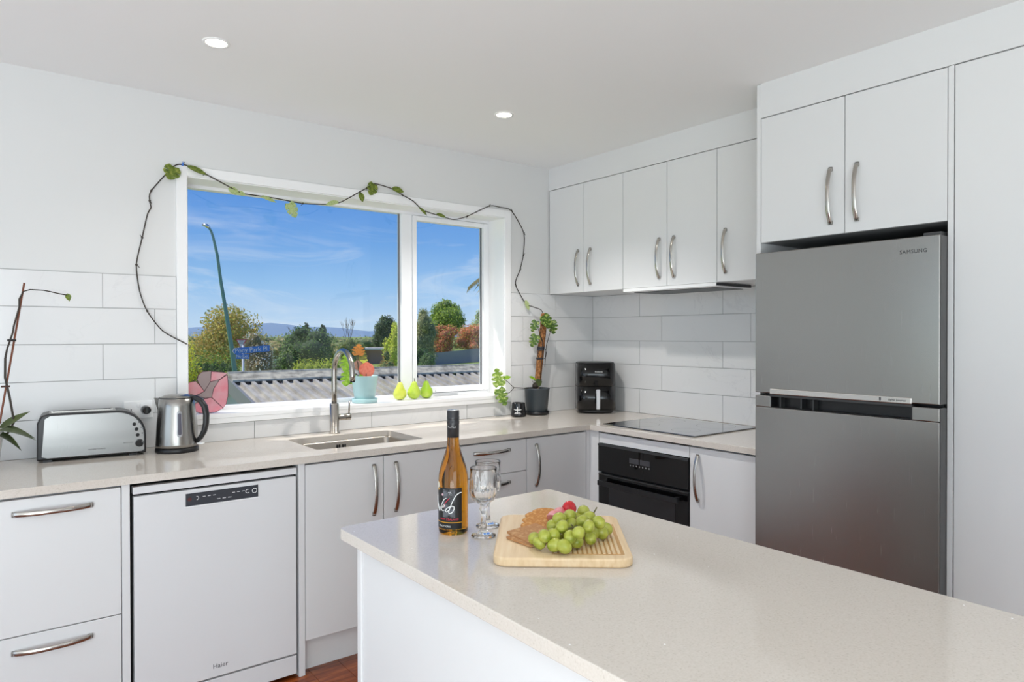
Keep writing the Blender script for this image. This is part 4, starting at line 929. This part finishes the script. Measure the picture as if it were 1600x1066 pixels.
for a, b in (((-.01, -.1, .028), (.001, -.142, .034)), ((.03, -.08, .032), (.02, -.04, .036)), ((.06, -.05, .036), (.09, -.08, .03)), ((-.02, -.1, .026), (-.024, .01, .018)), ((.085, .038, .036), (.092, .04, .048))):
    obj('stalk', MB().tube([rel(a), rel(b)], .0015, 5), gs_m, t)
ck_m = leafmat('cracker', ((206, 150, 86), (188, 126, 66), (222, 174, 110)), 80, .8); bump(ck_m, noise(ck_m, 150, 2).outputs[0], .4, .002)
sq_m = leafmat('seed_cracker', ((196, 148, 100), (178, 126, 80), (212, 170, 124)), 70, .8)
for k, (x, y, z, a, lab_) in enumerate(((-.05, .005, .006, .15, 'oval golden cracker at the bottom of the fan beside the grapes'), (-.056, .027, .0125, .3, 'second oval golden cracker up in the fan of crackers'), (-.052, .052, .018, .2, 'middle oval golden cracker in the fan of crackers'), (-.046, .078, .0225, .25, 'fourth oval golden cracker up in the fan of crackers'), (-.028, .104, .024, .1, 'rearmost oval golden cracker behind the fan of crackers'))):
    m = MB(); n = 20; vs = []
    for zz, sc in ((-.002, .93), (-.001, 1), (.001, 1), (.002, .93)):
        for i in range(n): q = 2*PI*i/n; vs.append((.037*sc*math.cos(q), .0165*sc*math.sin(q), zz-.06*(.037*math.cos(q))**2/.037))
    fs = [tuple(range(n))[::-1], tuple(range(3*n, 4*n))]+[(j*n+i, j*n+(i+1) % n, (j+1)*n+(i+1) % n, (j+1)*n+i) for j in range(3) for i in range(n)]
    m.add(vs, fs)
    o = obj('cracker', m, ck_m, loc=onboard((x, y, z)), rot=(.32, .05, bz+a)); tag(o, lab_, 'cracker', 'oval crackers')
for k, (x, y, z, a, ti, lab_) in enumerate(((-.062, -.05, .0032, .72, 0, 'flat brown square cracker lying on the board under another'), (-.062, -.034, .0095, .66, .06, 'brown square cracker with a pale chip on top of its twin'))):
    m = MB().prism(rrect(.088, .088, .004, 3), 'z', -.0022, .0022)
    o = obj('cracker', m, sq_m, loc=onboard((x, y, z)), rot=(ti, -ti, bz+a)); tag(o, lab_, 'cracker', 'square crackers')
sb_m = leafmat('strawberry_skin', ((196, 24, 36), (214, 44, 52), (178, 14, 28)), 60, .25); sf_m = leafmat('strawberry_flesh', ((226, 120, 128), (240, 176, 178), (214, 84, 96)), 40, .4)
def straw(sc=1, half=False):
    m = MB().lathe([(.0, .0), (.006, .002), (.0135, .012), (.0165, .022), (.0155, .03), (.009, .0345), (.0, .0345)], 18)
    m.v = [(x*sc, (max(y, 0) if half else y)*sc, z*sc) for x, y, z in m.v]
    return m
o = obj('strawberry', straw(1.05), sb_m, loc=onboard((.014, .088, .03)), rot=(1.0, .3, bz+.5)); tag(o, 'whole red strawberry behind the green grapes', 'strawberry', 'strawberries on the board')
obj('seed', MB().ball((.004, -.016, .02), .0012, 5, 4).ball((-.007, -.0145, .016), .0012, 5, 4).ball((.009, -.0125, .026), .0012, 5, 4).ball((-.002, -.0165, .028), .0012, 5, 4), pm('seed_yellow', (220, 180, 90), .5), o, kind='stuff')
for (x, y, z, rz_, lab_) in ((-.012, .078, .0185, .5, 'halved pink strawberry between crackers and whole strawberry'), (-.024, .056, .0165, .35, 'halved pink strawberry slice nearest the golden crackers')):
    o = obj('strawberry', straw(1.1, True), sf_m, loc=onboard((x, y, z)), rot=(1.1, .5, bz+rz_)); tag(o, lab_, 'strawberry', 'strawberries on the board')
o = obj('dried_fig', MB().ball((0, 0, 0), .012, 12, 8, (1.2, .8, .7)), leafmat('fig', ((120, 66, 40), (156, 92, 56), (90, 48, 32)), 60, .6), loc=onboard((.045, .085, .0088)), rot=(0, .2, bz)); tag(o, 'small brown dried fruit behind the grapes', 'fruit')

# ---------------------------------------------------------------- outside
GZ = -2.3
def plain(name, col, rough=.8, **k): return pm(name, col, rough, **k)
gr_m = plain('lawn', (128, 150, 62)); tt = noise(gr_m, .6, 4); rp = ramp(gr_m, tt.outputs[0], [(.3, (104, 128, 50)), (.7, (150, 166, 78))]); nodes(gr_m)[1].new(rp.outputs[0], nodes(gr_m)[2].inputs['Base Color'])
g = obj('ground', MB().add([(-900, .25, GZ), (1500, .25, GZ), (1500, 2600, GZ), (-900, 2600, GZ)], [(0, 1, 2, 3)]), gr_m); S(g)
hl = MB(); vs = []; n = 120
for i in range(n+1):
    az = math.radians(-25+130*i/n); rr = 2300; h = 26+16*math.sin(i*.17+1.1)+7*math.sin(i*.51)+4*math.sin(i*1.3)
    for k, (dr, f) in enumerate(((0, 0), (250, .75), (520, 1), (900, .3))):
        vs.append((math.sin(az)*(rr+dr), math.cos(az)*(rr+dr), GZ-8+(h+10)*f))
fs = [(i*4+k, (i+1)*4+k, (i+1)*4+k+1, i*4+k+1) for i in range(n) for k in range(3)]
hills = obj('hills', hl.add(vs, fs, True), plain('hazy_hills', (122, 146, 168), .95)); S(hills)  # air haze put into the hills' bluish colour

# neighbour's garage with ribbed metal roof
sl = math.tan(math.radians(13)); ry, rz0 = 8.0, .70; gx0, gx1 = -.18, 9.6; ey = 2.6
t = thing('garage', 'low neighbouring garage with a lichen stained ribbed metal roof', 'garage', (4.7, 8, GZ))
metal_m = pm('weathered_roof', (150, 148, 142), .6); tt = noise(metal_m, 3, 5, (1.2, 1, 1)); rp = ramp(metal_m, tt.outputs[0], [(.3, (146, 140, 128)), (.5, (176, 170, 156)), (.7, (200, 193, 174))]); nodes(metal_m)[1].new(rp.outputs[0], nodes(metal_m)[2].inputs['Base Color'])
cap_mm = pm('ridge_metal', (146, 144, 134), .7); tt = noise(cap_mm, 9, 5); rp = ramp(cap_mm, tt.outputs[0], [(.33, (134, 128, 108)), (.5, (178, 171, 150)), (.66, (206, 198, 170))]); nodes(cap_mm)[1].new(rp.outputs[0], nodes(cap_mm)[2].inputs['Base Color'])
zr = lambda y: rz0-abs(ry-y)*sl
pitch = .167; rib = []
def sheet(x0, nr, ya, yb):
    m = MB(); prof = []
    for k in range(nr):
        x = x0+k*pitch; prof += [(x, 0), (x+.082, 0), (x+.092, .045), (x+.145, .045), (x+.155, 0)]
    prof.append((x0+nr*pitch, 0)); vs = []
    for (x, h) in prof: vs += [(x, ya, zr(ya)+h), (x, yb, zr(yb)+h)]
    return m.add(vs, [(2*i, 2*i+1, 2*i+3, 2*i+2) for i in range(len(prof)-1)])
x = gx0
while x < gx1-.01:
    obj('roof_sheet', sheet(x, 5, ry-.17, ey), metal_m, t, world=t)
    obj('roof_sheet', sheet(x, 5, ry+.1, ry+5), metal_m, t, world=t); x += 5*pitch
gx1 = x
obj('ridge_cap', MB().prism([(ry-.3, zr(ry-.3)+.046), (ry-.29, zr(ry-.3)+.075), (ry-.06, rz0+.10), (ry-.04, rz0+.125), (ry+.04, rz0+.125), (ry+.06, rz0+.10), (ry+.3, zr(ry+.3)+.075), (ry+.3, zr(ry+.3)+.046), (ry, rz0+.07)], 'x', gx0-.02, gx1), cap_mm, t, world=t)
m = MB()
for k in range(int((gx1-gx0)/pitch)): m.box(gx0+k*pitch+.004, gx0+k*pitch+.082, ry-.30, ry-.2, zr(ry-.3)-.005, zr(ry-.3)+.04)
obj('pan_gap', m, dark_m, t, world=t, kind='stuff')
barge_m = pm('grey_fascia', (128, 130, 128), .6)
obj('barge_board', MB().prism([(ey, zr(ey)-.17), (ry, rz0-.17), (ry, rz0+.05), (ey, zr(ey)+.05)], 'x', gx0-.05, gx0-.005), barge_m, t, world=t)
obj('barge_board', MB().prism([(ry+5, zr(ry+5)-.17), (ry, rz0-.17), (ry, rz0+.05), (ry+5, zr(ry+5)+.05)], 'x', gx0-.05, gx0-.005), barge_m, t, world=t)
obj('gable_wall', MB().prism([(ey+.3, GZ), (ry+4.7, GZ), (ry+4.7, zr(ry+4.7)-.03), (ry, rz0-.03), (ey+.3, zr(ey+.3)-.03)], 'x', gx0+.08, gx0+.2), pm('pale_grey_wall', (206, 206, 202), .8), t, world=t)
obj('side_wall', MB().box(gx0+.2, gx1-.3, ey+.3, ey+.42, GZ, zr(ey+.3)-.03), pm('pale_grey_wall_2', (186, 188, 188), .8), t, world=t)

# street lamp and street sign
green_m = pm('lamp_post_green', (104, 148, 130), .5)
t = thing('street_lamp', 'tall green street lamp with a bent neck outside the window', 'street lamp', (2.9, 18.44, GZ))
lp = [(2.99, 18.4, GZ), (2.86, 18.47, .28), (2.79, 18.53, 1.01), (2.64, 18.66, 2.28), (2.54, 18.75, 3.07), (2.46, 18.81, 3.85), (2.40, 18.86, 4.2), (2.36, 18.9, 4.44), (2.31, 18.94, 4.62), (2.25, 18.99, 4.74)]
w_ = lambda p: (p[0]-2.9, p[1]-18.44, p[2]-GZ)
obj('post', MB().tube([w_(p) for p in lp], [.09, .075, .068, .056, .05, .044, .04, .037, .035, .034], 12), green_m, t)
obj('lamp_head', MB().tube([w_((2.27, 18.98, 4.72)), w_((2.2, 19.03, 4.79)), w_((2.1, 19.1, 4.82))], [.045, .06, .03], 10), silver_m, t)
t = thing('street_sign', 'blue street name sign on a white post beyond the garage roof', 'street sign', (2.74, 17.2, GZ))
wh_m = pm('sign_post_white', (225, 226, 226), .5); sblue_m = pm('sign_blue', (40, 120, 206), .5)
obj('post', MB().cyl((0, 0, 0), (0, 0, 1.22-GZ-.05), .035, n=12), wh_m, t)
sr = Matrix.Translation((0, 0, 0)) @ Matrix.Rotation(math.radians(-40), 4, 'Z')
def sgn(name, m, mat, par, **k):
    me = m.mesh(name) if isinstance(m, MB) else m
    me.transform(sr); return obj(name, me, mat, par, **k)
zz = .97-GZ
m = MB().prism([(-.30, -.0), (-.22, .09), (.78, .105), (.80, .105), (.80, -.075), (-.22, -.09)], 'y', -.05, -.04); m.v = [(x, y, z+zz+x*.07) for x, y, z in m.v]
nb = sgn('name_blade', m, sblue_m, t)
tm = text_mesh('Pony Park Pl', .19, .003); tm.transform(Matrix.Translation((.26, -.055, zz+.022)) @ Matrix.Rotation(-.07, 4, 'Y') @ Matrix.Rotation(PI/2, 4, 'X')); sgn('lettering', tm, wink_m, nb)
m = MB().tube([(-.23, -.055, zz+.06), (-.285, -.055, zz-.02), (-.23, -.055, zz-.09)], .012, 5); sgn('chevron', m, wink_m, nb)
m = MB().box(-.2, .2, -.05, -.04, zz-.24, zz-.095); nb = sgn('lower_blade', m, sblue_m, t)
tm = text_mesh('No Exit', .115, .003); tm.transform(Matrix.Translation((.0, -.055, zz-.165)) @ Matrix.Rotation(PI/2, 4, 'X')); sgn('lettering', tm, wink_m, nb)
m = MB().prism([(-.18, .33), (.16, .33), (-.01, .04)], 'y', -.03, -.02); m.v = [(x-.03, y, z+zz) for x, y, z in m.v]; gv = sgn('give_way_plate', m, pm('sign_red', (190, 40, 56), .5), t)
m = MB().prism([(-.135, .305), (.115, .305), (-.01, .085)], 'y', -.034, -.0305); m.v = [(x-.03, y, z+zz) for x, y, z in m.v]; sgn('plate_face', m, pm('sign_face', (232, 222, 224), .5), gv)
tm = text_mesh('GIVE\nWAY', .062, .002); tm.transform(Matrix.Translation((-.04, -.037, zz+.245)) @ Matrix.Rotation(PI/2, 4, 'X')); sgn('lettering', tm, ink_m, gv)

# paling fence
fm = pm('grey_paling', (148, 146, 146), .8)
t = thing('paling_fence', 'long grey paling fence below the red-tipped hedge', 'fence', (47, 74, GZ))
a, b = Vector((40.2, 70.15, GZ)), Vector((57.2, 79.1, GZ)); L = (b-a).length; npal = 62; ux = (b-a)/L; pr = math.atan2(ux.y, ux.x)
pal = MB().box(-.152, .147, -.012, .012, 0, 1).mesh('paling'); pal.materials.append(fm)
for k in range(npal):
    f = (k+.5)/npal; p = a.lerp(b, f); o = bpy.data.objects.new('paling', pal); C.objects.link(o); o.parent = t
    o.location = p-Vector(t.location)+Vector((0, 0, -.05)); o.scale = (1, 1, 1.5+.62*f+R.uniform(-.03, .03)); o.rotation_euler = (0, 0, pr+R.uniform(-.03, .03))
m = MB(); nx = Vector((-ux.y, ux.x, 0))*.04
for h in (.3, 1.1): m.tube([a-Vector(t.location)+Vector((0, 0, h))+nx, b-Vector(t.location)+Vector((0, 0, h+.3))+nx], .04, 4)
obj('rail', m, fm, t)

# trees and shrubs
def vcol_mat(name, rough=.7):
    m = bpy.data.materials.new(name); m.use_nodes = True; n, l, b = nodes(m); a = n.new('ShaderNodeAttribute'); a.attribute_name = 'Col'; l.new(a.outputs['Color'], b.inputs['Base Color']); b.inputs['Roughness'].default_value = rough
    tl = n.new('ShaderNodeBsdfTranslucent'); l.new(a.outputs['Color'], tl.inputs[0]); mx = n.new('ShaderNodeMixShader'); mx.inputs[0].default_value = .3
    l.new(b.outputs[0], mx.inputs[1]); l.new(tl.outputs[0], mx.inputs[2]); l.new(mx.outputs[0], n['Material Output'].inputs[0]); return m
leaves_m = vcol_mat('tree_leaves'); bark_m = pm('bark_grey', (112, 96, 82), .9)
import numpy as np
rng = np.random.default_rng(5)
def foliage(parent, blobs, n, size, cols, name='foliage', asp=.55, thin=0.0, core=True):
    n, size = int(n*2.1), size*.68
    w = np.array([b[3]*b[5]+b[4]*b[5]+b[3]*b[4] for b in blobs]); pick = rng.choice(len(blobs), n, p=w/w.sum()); bb = np.array(blobs)[pick]
    cols = [tuple(min(255, c*1.34+10) for c in k) for k in cols]
    d = rng.normal(size=(n, 3)); d /= np.linalg.norm(d, axis=1)[:, None]
    rad = (1-rng.random(n)**2*.45)[:, None]*(1+rng.normal(size=(n, 1))*.06)
    c = bb[:, :3]+d*rad*bb[:, 3:6]
    u = rng.normal(size=(n, 3)); u /= np.linalg.norm(u, axis=1)[:, None]; nn = d+rng.normal(size=(n, 3))*.7
    v = np.cross(nn, u); v /= np.linalg.norm(v, axis=1)[:, None]+1e-9; u = np.cross(v, nn); u /= np.linalg.norm(u, axis=1)[:, None]+1e-9
    s = size*(.6+rng.random((n, 1))*.8)
    V = np.stack([c-u*s, c+v*s*asp, c+u*s, c-v*s*asp], 1).reshape(-1, 3)
    nv = len(V); F = np.arange(nv).reshape(-1, 4)
    me = bpy.data.meshes.new(name); me.from_pydata(V.tolist(), [], F.tolist())
    ca = np.array([lin(*k)[:3] for k in cols]); k = rng.integers(0, len(cols), n); col = ca[k]*(.8+.4*rng.random((n, 1)))
    at = me.attributes.new('Col', 'FLOAT_COLOR', 'POINT'); rgba = np.concatenate([np.repeat(col, 4, 0), np.ones((nv, 1))], 1).astype(np.float32); at.data.foreach_set('color', rgba.ravel()); me.update()
    me.materials.append(leaves_m); o = bpy.data.objects.new(name, me); C.objects.link(o); o.parent = parent; o['kind'] = 'stuff'
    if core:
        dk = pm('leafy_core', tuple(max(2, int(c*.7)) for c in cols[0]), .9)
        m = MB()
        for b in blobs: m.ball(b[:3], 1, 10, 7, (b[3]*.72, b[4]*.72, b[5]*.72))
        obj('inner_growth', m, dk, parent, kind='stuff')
    return o
def branches(parent, h, spread, lv=4, r0=.06, nm='branches', base=.25, col=None):
    m = MB()
    def grow(p, d, L, r, k):
        q = p+d*L; m.tube([p, (p+q)/2+Vector((R.uniform(-1, 1), R.uniform(-1, 1), 0))*L*.05, q], [r, r*.85, r*.65], 5, caps=False)
        if k <= 0: return
        for _ in range(3 if k > 1 else 4):
            nd = (d+Vector((R.uniform(-1, 1), R.uniform(-1, 1), R.uniform(-.25, .6)))*spread).normalized(); grow(q, nd, L*R.uniform(.55, .8), r*.62, k-1)
    grow(Vector((0, 0, 0)), Vector((0, 0, 1)), h*base, r0, lv)
    return obj(nm, m, col or bark_m, parent, fix=False)
def tree(name, label, cat, x, y, zt, w, cols, n, size, shape='round', cb=.35, trunk=True, group='trees and shrubs outside', core=True, nb=9):
    t = thing(name, label, cat, (x, y, GZ), R.uniform(0, 6), group); H = zt-GZ; bl = []
    if shape == 'hedge': bl = [(dx*w*.25, 0, H*.5, w*.16+.2, w*.16+.2, H*.52) for dx in (-1.6, -.8, 0, .8, 1.6)]; t.rotation_euler = (0, 0, -.66)
    else:
        c0 = H*(cb+(1-cb)/2); rz_ = H*(1-cb)/2
        for k in range(nb):
            a = R.uniform(0, 2*PI); q = R.uniform(.25, .62); zq = R.uniform(-.62, .68); f = math.sqrt(max(.1, 1-zq*zq*(.9 if shape == 'round' else .4)))
            if shape == 'cone': f = (.72-zq)*.75
            s = R.uniform(.34, .52); bl.append((math.cos(a)*q*w/2*f, math.sin(a)*q*w/2*f, c0+zq*rz_*.8, s*w/2, s*w/2, s*rz_*.95))
        bl.append((0, 0, c0, w*.3, w*.3, rz_*.7)); bl.append((0, 0, H-s*rz_*.7, w*.16, w*.16, s*rz_*.7))
    foliage(t, bl, n, size, cols, core=core)
    if trunk: obj('trunk', MB().tube([(0, 0, 0), (.03*w, 0, H*cb*.6), (0, .02*w, H*(cb+.3))], [.05*w, .04*w, .025*w], 8), bark_m, t)
    return t
tree('tall_tree', 'tall olive and brown autumn tree behind the street lamp', 'tree', 8.79, 40.44, 3.37, 4.9, ((132, 130, 56), (150, 124, 62), (116, 118, 50), (172, 154, 84)), 5200, .12, cb=.15, core=False, nb=18)
t = tree('flowering_shrub', 'yellow flowering shrub with bare twigs at the window edge', 'shrub', 2.35, 22.2, 1.3, 1.3, ((222, 190, 50), (200, 168, 44), (132, 130, 54), (236, 208, 84)), 2200, .055, cb=.35, core=False)
branches(t, 3.6, .35, 4, .03, 'bare_twigs', .3)
tree('hedge', 'clipped dark green hedge behind the street lamp foot', 'hedge', 4.0, 25.2, .77, 1.7, ((62, 88, 34), (82, 112, 38), (120, 138, 46)), 3000, .05, 'hedge', trunk=False)
t = tree('blossom_tree', 'small tree with pale blossom around the street sign', 'tree', 6.84, 29.3, 1.6, 2.1, ((116, 104, 64), (150, 128, 94), (96, 100, 54), (236, 222, 208), (206, 180, 166), (124, 106, 76)), 3600, .06, cb=.12)
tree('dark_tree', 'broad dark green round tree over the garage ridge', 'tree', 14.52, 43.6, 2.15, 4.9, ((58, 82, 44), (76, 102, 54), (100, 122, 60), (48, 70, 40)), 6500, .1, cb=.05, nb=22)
for (x, y, zt, w, lab_) in ((22.6, 77.5, 2.7, 3, 'bare brown tree just clear of the tall olive tree'), (25.8, 75.6, 2.5, 3, 'bare brown tree behind the broad dark tree'), (30.48, 71.7, 3.4, 1.8, 'bare forked tree standing alone against the hills')):
    t = thing('bare_tree', lab_, 'tree', (x, y, GZ), R.uniform(0, 6), 'trees and shrubs outside'); branches(t, (zt-GZ)*1.05, .42 if w > 2 else .3, 4, .05, 'branches', .34)
tree('conifer', 'dark conifer with a ragged top behind the broad tree', 'tree', 37.9, 103.5, 3.6, 2.4, ((60, 74, 56), (76, 90, 62)), 1400, .2, 'cone', cb=.2)
tree('conifer', 'second dark conifer with a pointed top nearer the bare tree', 'tree', 40.2, 102.5, 3.2, 2.2, ((58, 72, 54), (72, 86, 60)), 1400, .2, 'cone', cb=.2)
tree('low_hedge', 'low yellow-green hedge below the broad dark tree', 'hedge', 14.2, 40.0, -.1, 2.8, ((150, 160, 50), (122, 140, 40), (170, 172, 70)), 1800, .07, 'hedge', trunk=False)
for (x, y, zt, w, c, lab_) in ((24.4, 63.6, .9, 2.4, ((96, 110, 56), (122, 128, 64)), 'olive bush behind the tap, nearest the broad dark tree'), (26.6, 62.2, 1.2, 2.6, ((110, 118, 60), (84, 100, 50)), 'olive bush below the bare forked tree'), (29.2, 66.3, 1.0, 2.6, ((126, 132, 66), (98, 112, 56)), 'pale olive bush beside the flat roofed house'), (34.0, 64.6, .9, 3.0, ((90, 110, 60), (112, 126, 62)), 'bush in front of the dark macrocarpa tree')):
    tree('bush', lab_, 'shrub', x, y, zt, w, c, 1500, .13, cb=.1, trunk=False)
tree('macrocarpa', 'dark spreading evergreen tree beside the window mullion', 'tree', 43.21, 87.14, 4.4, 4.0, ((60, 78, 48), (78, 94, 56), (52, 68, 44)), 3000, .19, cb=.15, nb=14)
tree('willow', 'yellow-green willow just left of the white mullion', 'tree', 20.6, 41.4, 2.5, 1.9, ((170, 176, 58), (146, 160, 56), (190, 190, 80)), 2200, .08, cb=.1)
tree('mixed_shrub', 'mixed green and amber shrub above the pears', 'shrub', 15.4, 32.7, .62, 1.5, ((92, 108, 58), (130, 128, 62), (158, 118, 62)), 1700, .06, cb=.1, trunk=False)
tree('mixed_shrub', 'dark green shrub low beside the white mullion', 'shrub', 17.3, 31.3, .5, 1.4, ((74, 98, 58), (100, 118, 66)), 1500, .06, cb=.1, trunk=False)
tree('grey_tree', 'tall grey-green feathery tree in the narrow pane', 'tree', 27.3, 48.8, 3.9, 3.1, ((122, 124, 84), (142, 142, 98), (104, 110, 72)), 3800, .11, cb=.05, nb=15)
tree('pine_tree', 'pine with a bright green crown behind the grey-green tree', 'tree', 61.0, 98.6, 7.9, 7.6, ((108, 130, 44), (136, 150, 56), (84, 106, 48)), 4600, .26, cb=.3, nb=18)
tree('red_hedge', 'red-tipped bushy hedge above the grey fence', 'hedge', 54.3, 89.2, 3.2, 6.4, ((176, 104, 70), (146, 132, 60), (112, 112, 48), (190, 112, 80), (132, 124, 54)), 4200, .18, cb=.05, trunk=False, nb=16)
tree('red_hedge', 'second red-tipped bush further along the grey fence', 'hedge', 59.8, 87.6, 3.3, 6.6, ((176, 110, 74), (140, 130, 60), (120, 118, 52), (186, 108, 80), (138, 126, 58)), 4200, .18, cb=.05, trunk=False, nb=16)
tree('pale_tree', 'pale grey-green tree behind the red-tipped hedge', 'tree', 71.6, 103.1, 6.4, 6, ((128, 140, 98), (150, 158, 116)), 2400, .24, cb=.2)
tree('shrub', 'dark green shrub at the end of the grey fence', 'shrub', 22.0, 40.3, .55, 1.7, ((58, 84, 44), (78, 102, 52)), 1800, .07, cb=.05, trunk=False)
bl = []
for k in range(60):
    az = math.radians(8+40*k/59); dd = 200+R.uniform(-25, 50); h = R.uniform(2.2, 4.2); bl.append((math.sin(az)*dd, math.cos(az)*dd, GZ+h*.5, R.uniform(4, 7), R.uniform(4, 7), h*.62))
t = thing('treeline', 'distant line of olive trees below the blue hills', 'trees', (0, 0, 0)); t['kind'] = 'stuff'
foliage(t, bl, 8000, .5, ((112, 124, 72), (138, 142, 86), (96, 112, 66), (150, 136, 92)))
bl = []
for k in range(24):
    az = math.radians(9+12*k/23); dd = 95+R.uniform(-5, 8); h = R.uniform(2.3, 3.3); bl.append((math.sin(az)*dd, math.cos(az)*dd, GZ+h*.5, R.uniform(2, 3.4), R.uniform(2, 3.4), h*.55))
t = thing('treeline', 'band of brownish green bushes between tall olive tree and conifers', 'trees', (0, 0, 0)); t['kind'] = 'stuff'
foliage(t, bl, 7000, .34, ((126, 126, 74), (150, 134, 92), (108, 118, 66), (160, 144, 104)))
# far house
t = thing('house', 'far flat roofed house among the trees', 'house', (37.5, 78.9, GZ), -.55)
obj('wall', MB().box(-1.5, 1.6, 0, 4, 0, 1.85), pm('house_wall', (150, 118, 104), .9), t)
obj('roof', MB().box(-2.3, 2.0, -.5, 4.5, 1.85, 2.1), pm('house_roof', (206, 200, 196), .7), t)
# palm beside the house, one frond droops into view
t = thing('palm', 'drooping palm frond at the edge of the narrow pane', 'palm', (11.5, 15.6, GZ))
obj('trunk', MB().tube([(0, 0, 0), (.03, 0, 2.5), (0, 0, 5.75)], [.14, .11, .09], 10), bark_m, t)
fr_m = leafmat('palm_leaf', ((96, 104, 48), (150, 132, 72), (120, 116, 54)), 20, .6)
for k in range(9):
    az = math.radians(143)+k*2*PI/9; m = MB(); pts = []
    for i in range(9): q = i/8; pts.append(Vector((math.cos(az)*1.63*q, math.sin(az)*1.63*q, 5.75+.3*math.sin(q*2.4)-.58*q*q)))
    m.tube(pts, [.014*(1-.08*i) for i in range(9)], 5)
    sd_ = Vector((-math.sin(az), math.cos(az), 0))
    for i in range(2, 25):
        q = i/25; p = pts[min(int(q*8), 7)].lerp(pts[min(int(q*8)+1, 8)], q*8-int(q*8)); fw_ = Vector((math.cos(az), math.sin(az), 0))
        for s in (-1, 1):
            e = p+(sd_*s*.34+fw_*.2)*(1-q*.5)-Vector((0, 0, .27)); w2 = fw_*.026
            m.add([p-w2, p+w2, e], [(0, 1, 2)])
    obj('frond', m, fr_m, t, fix=False)
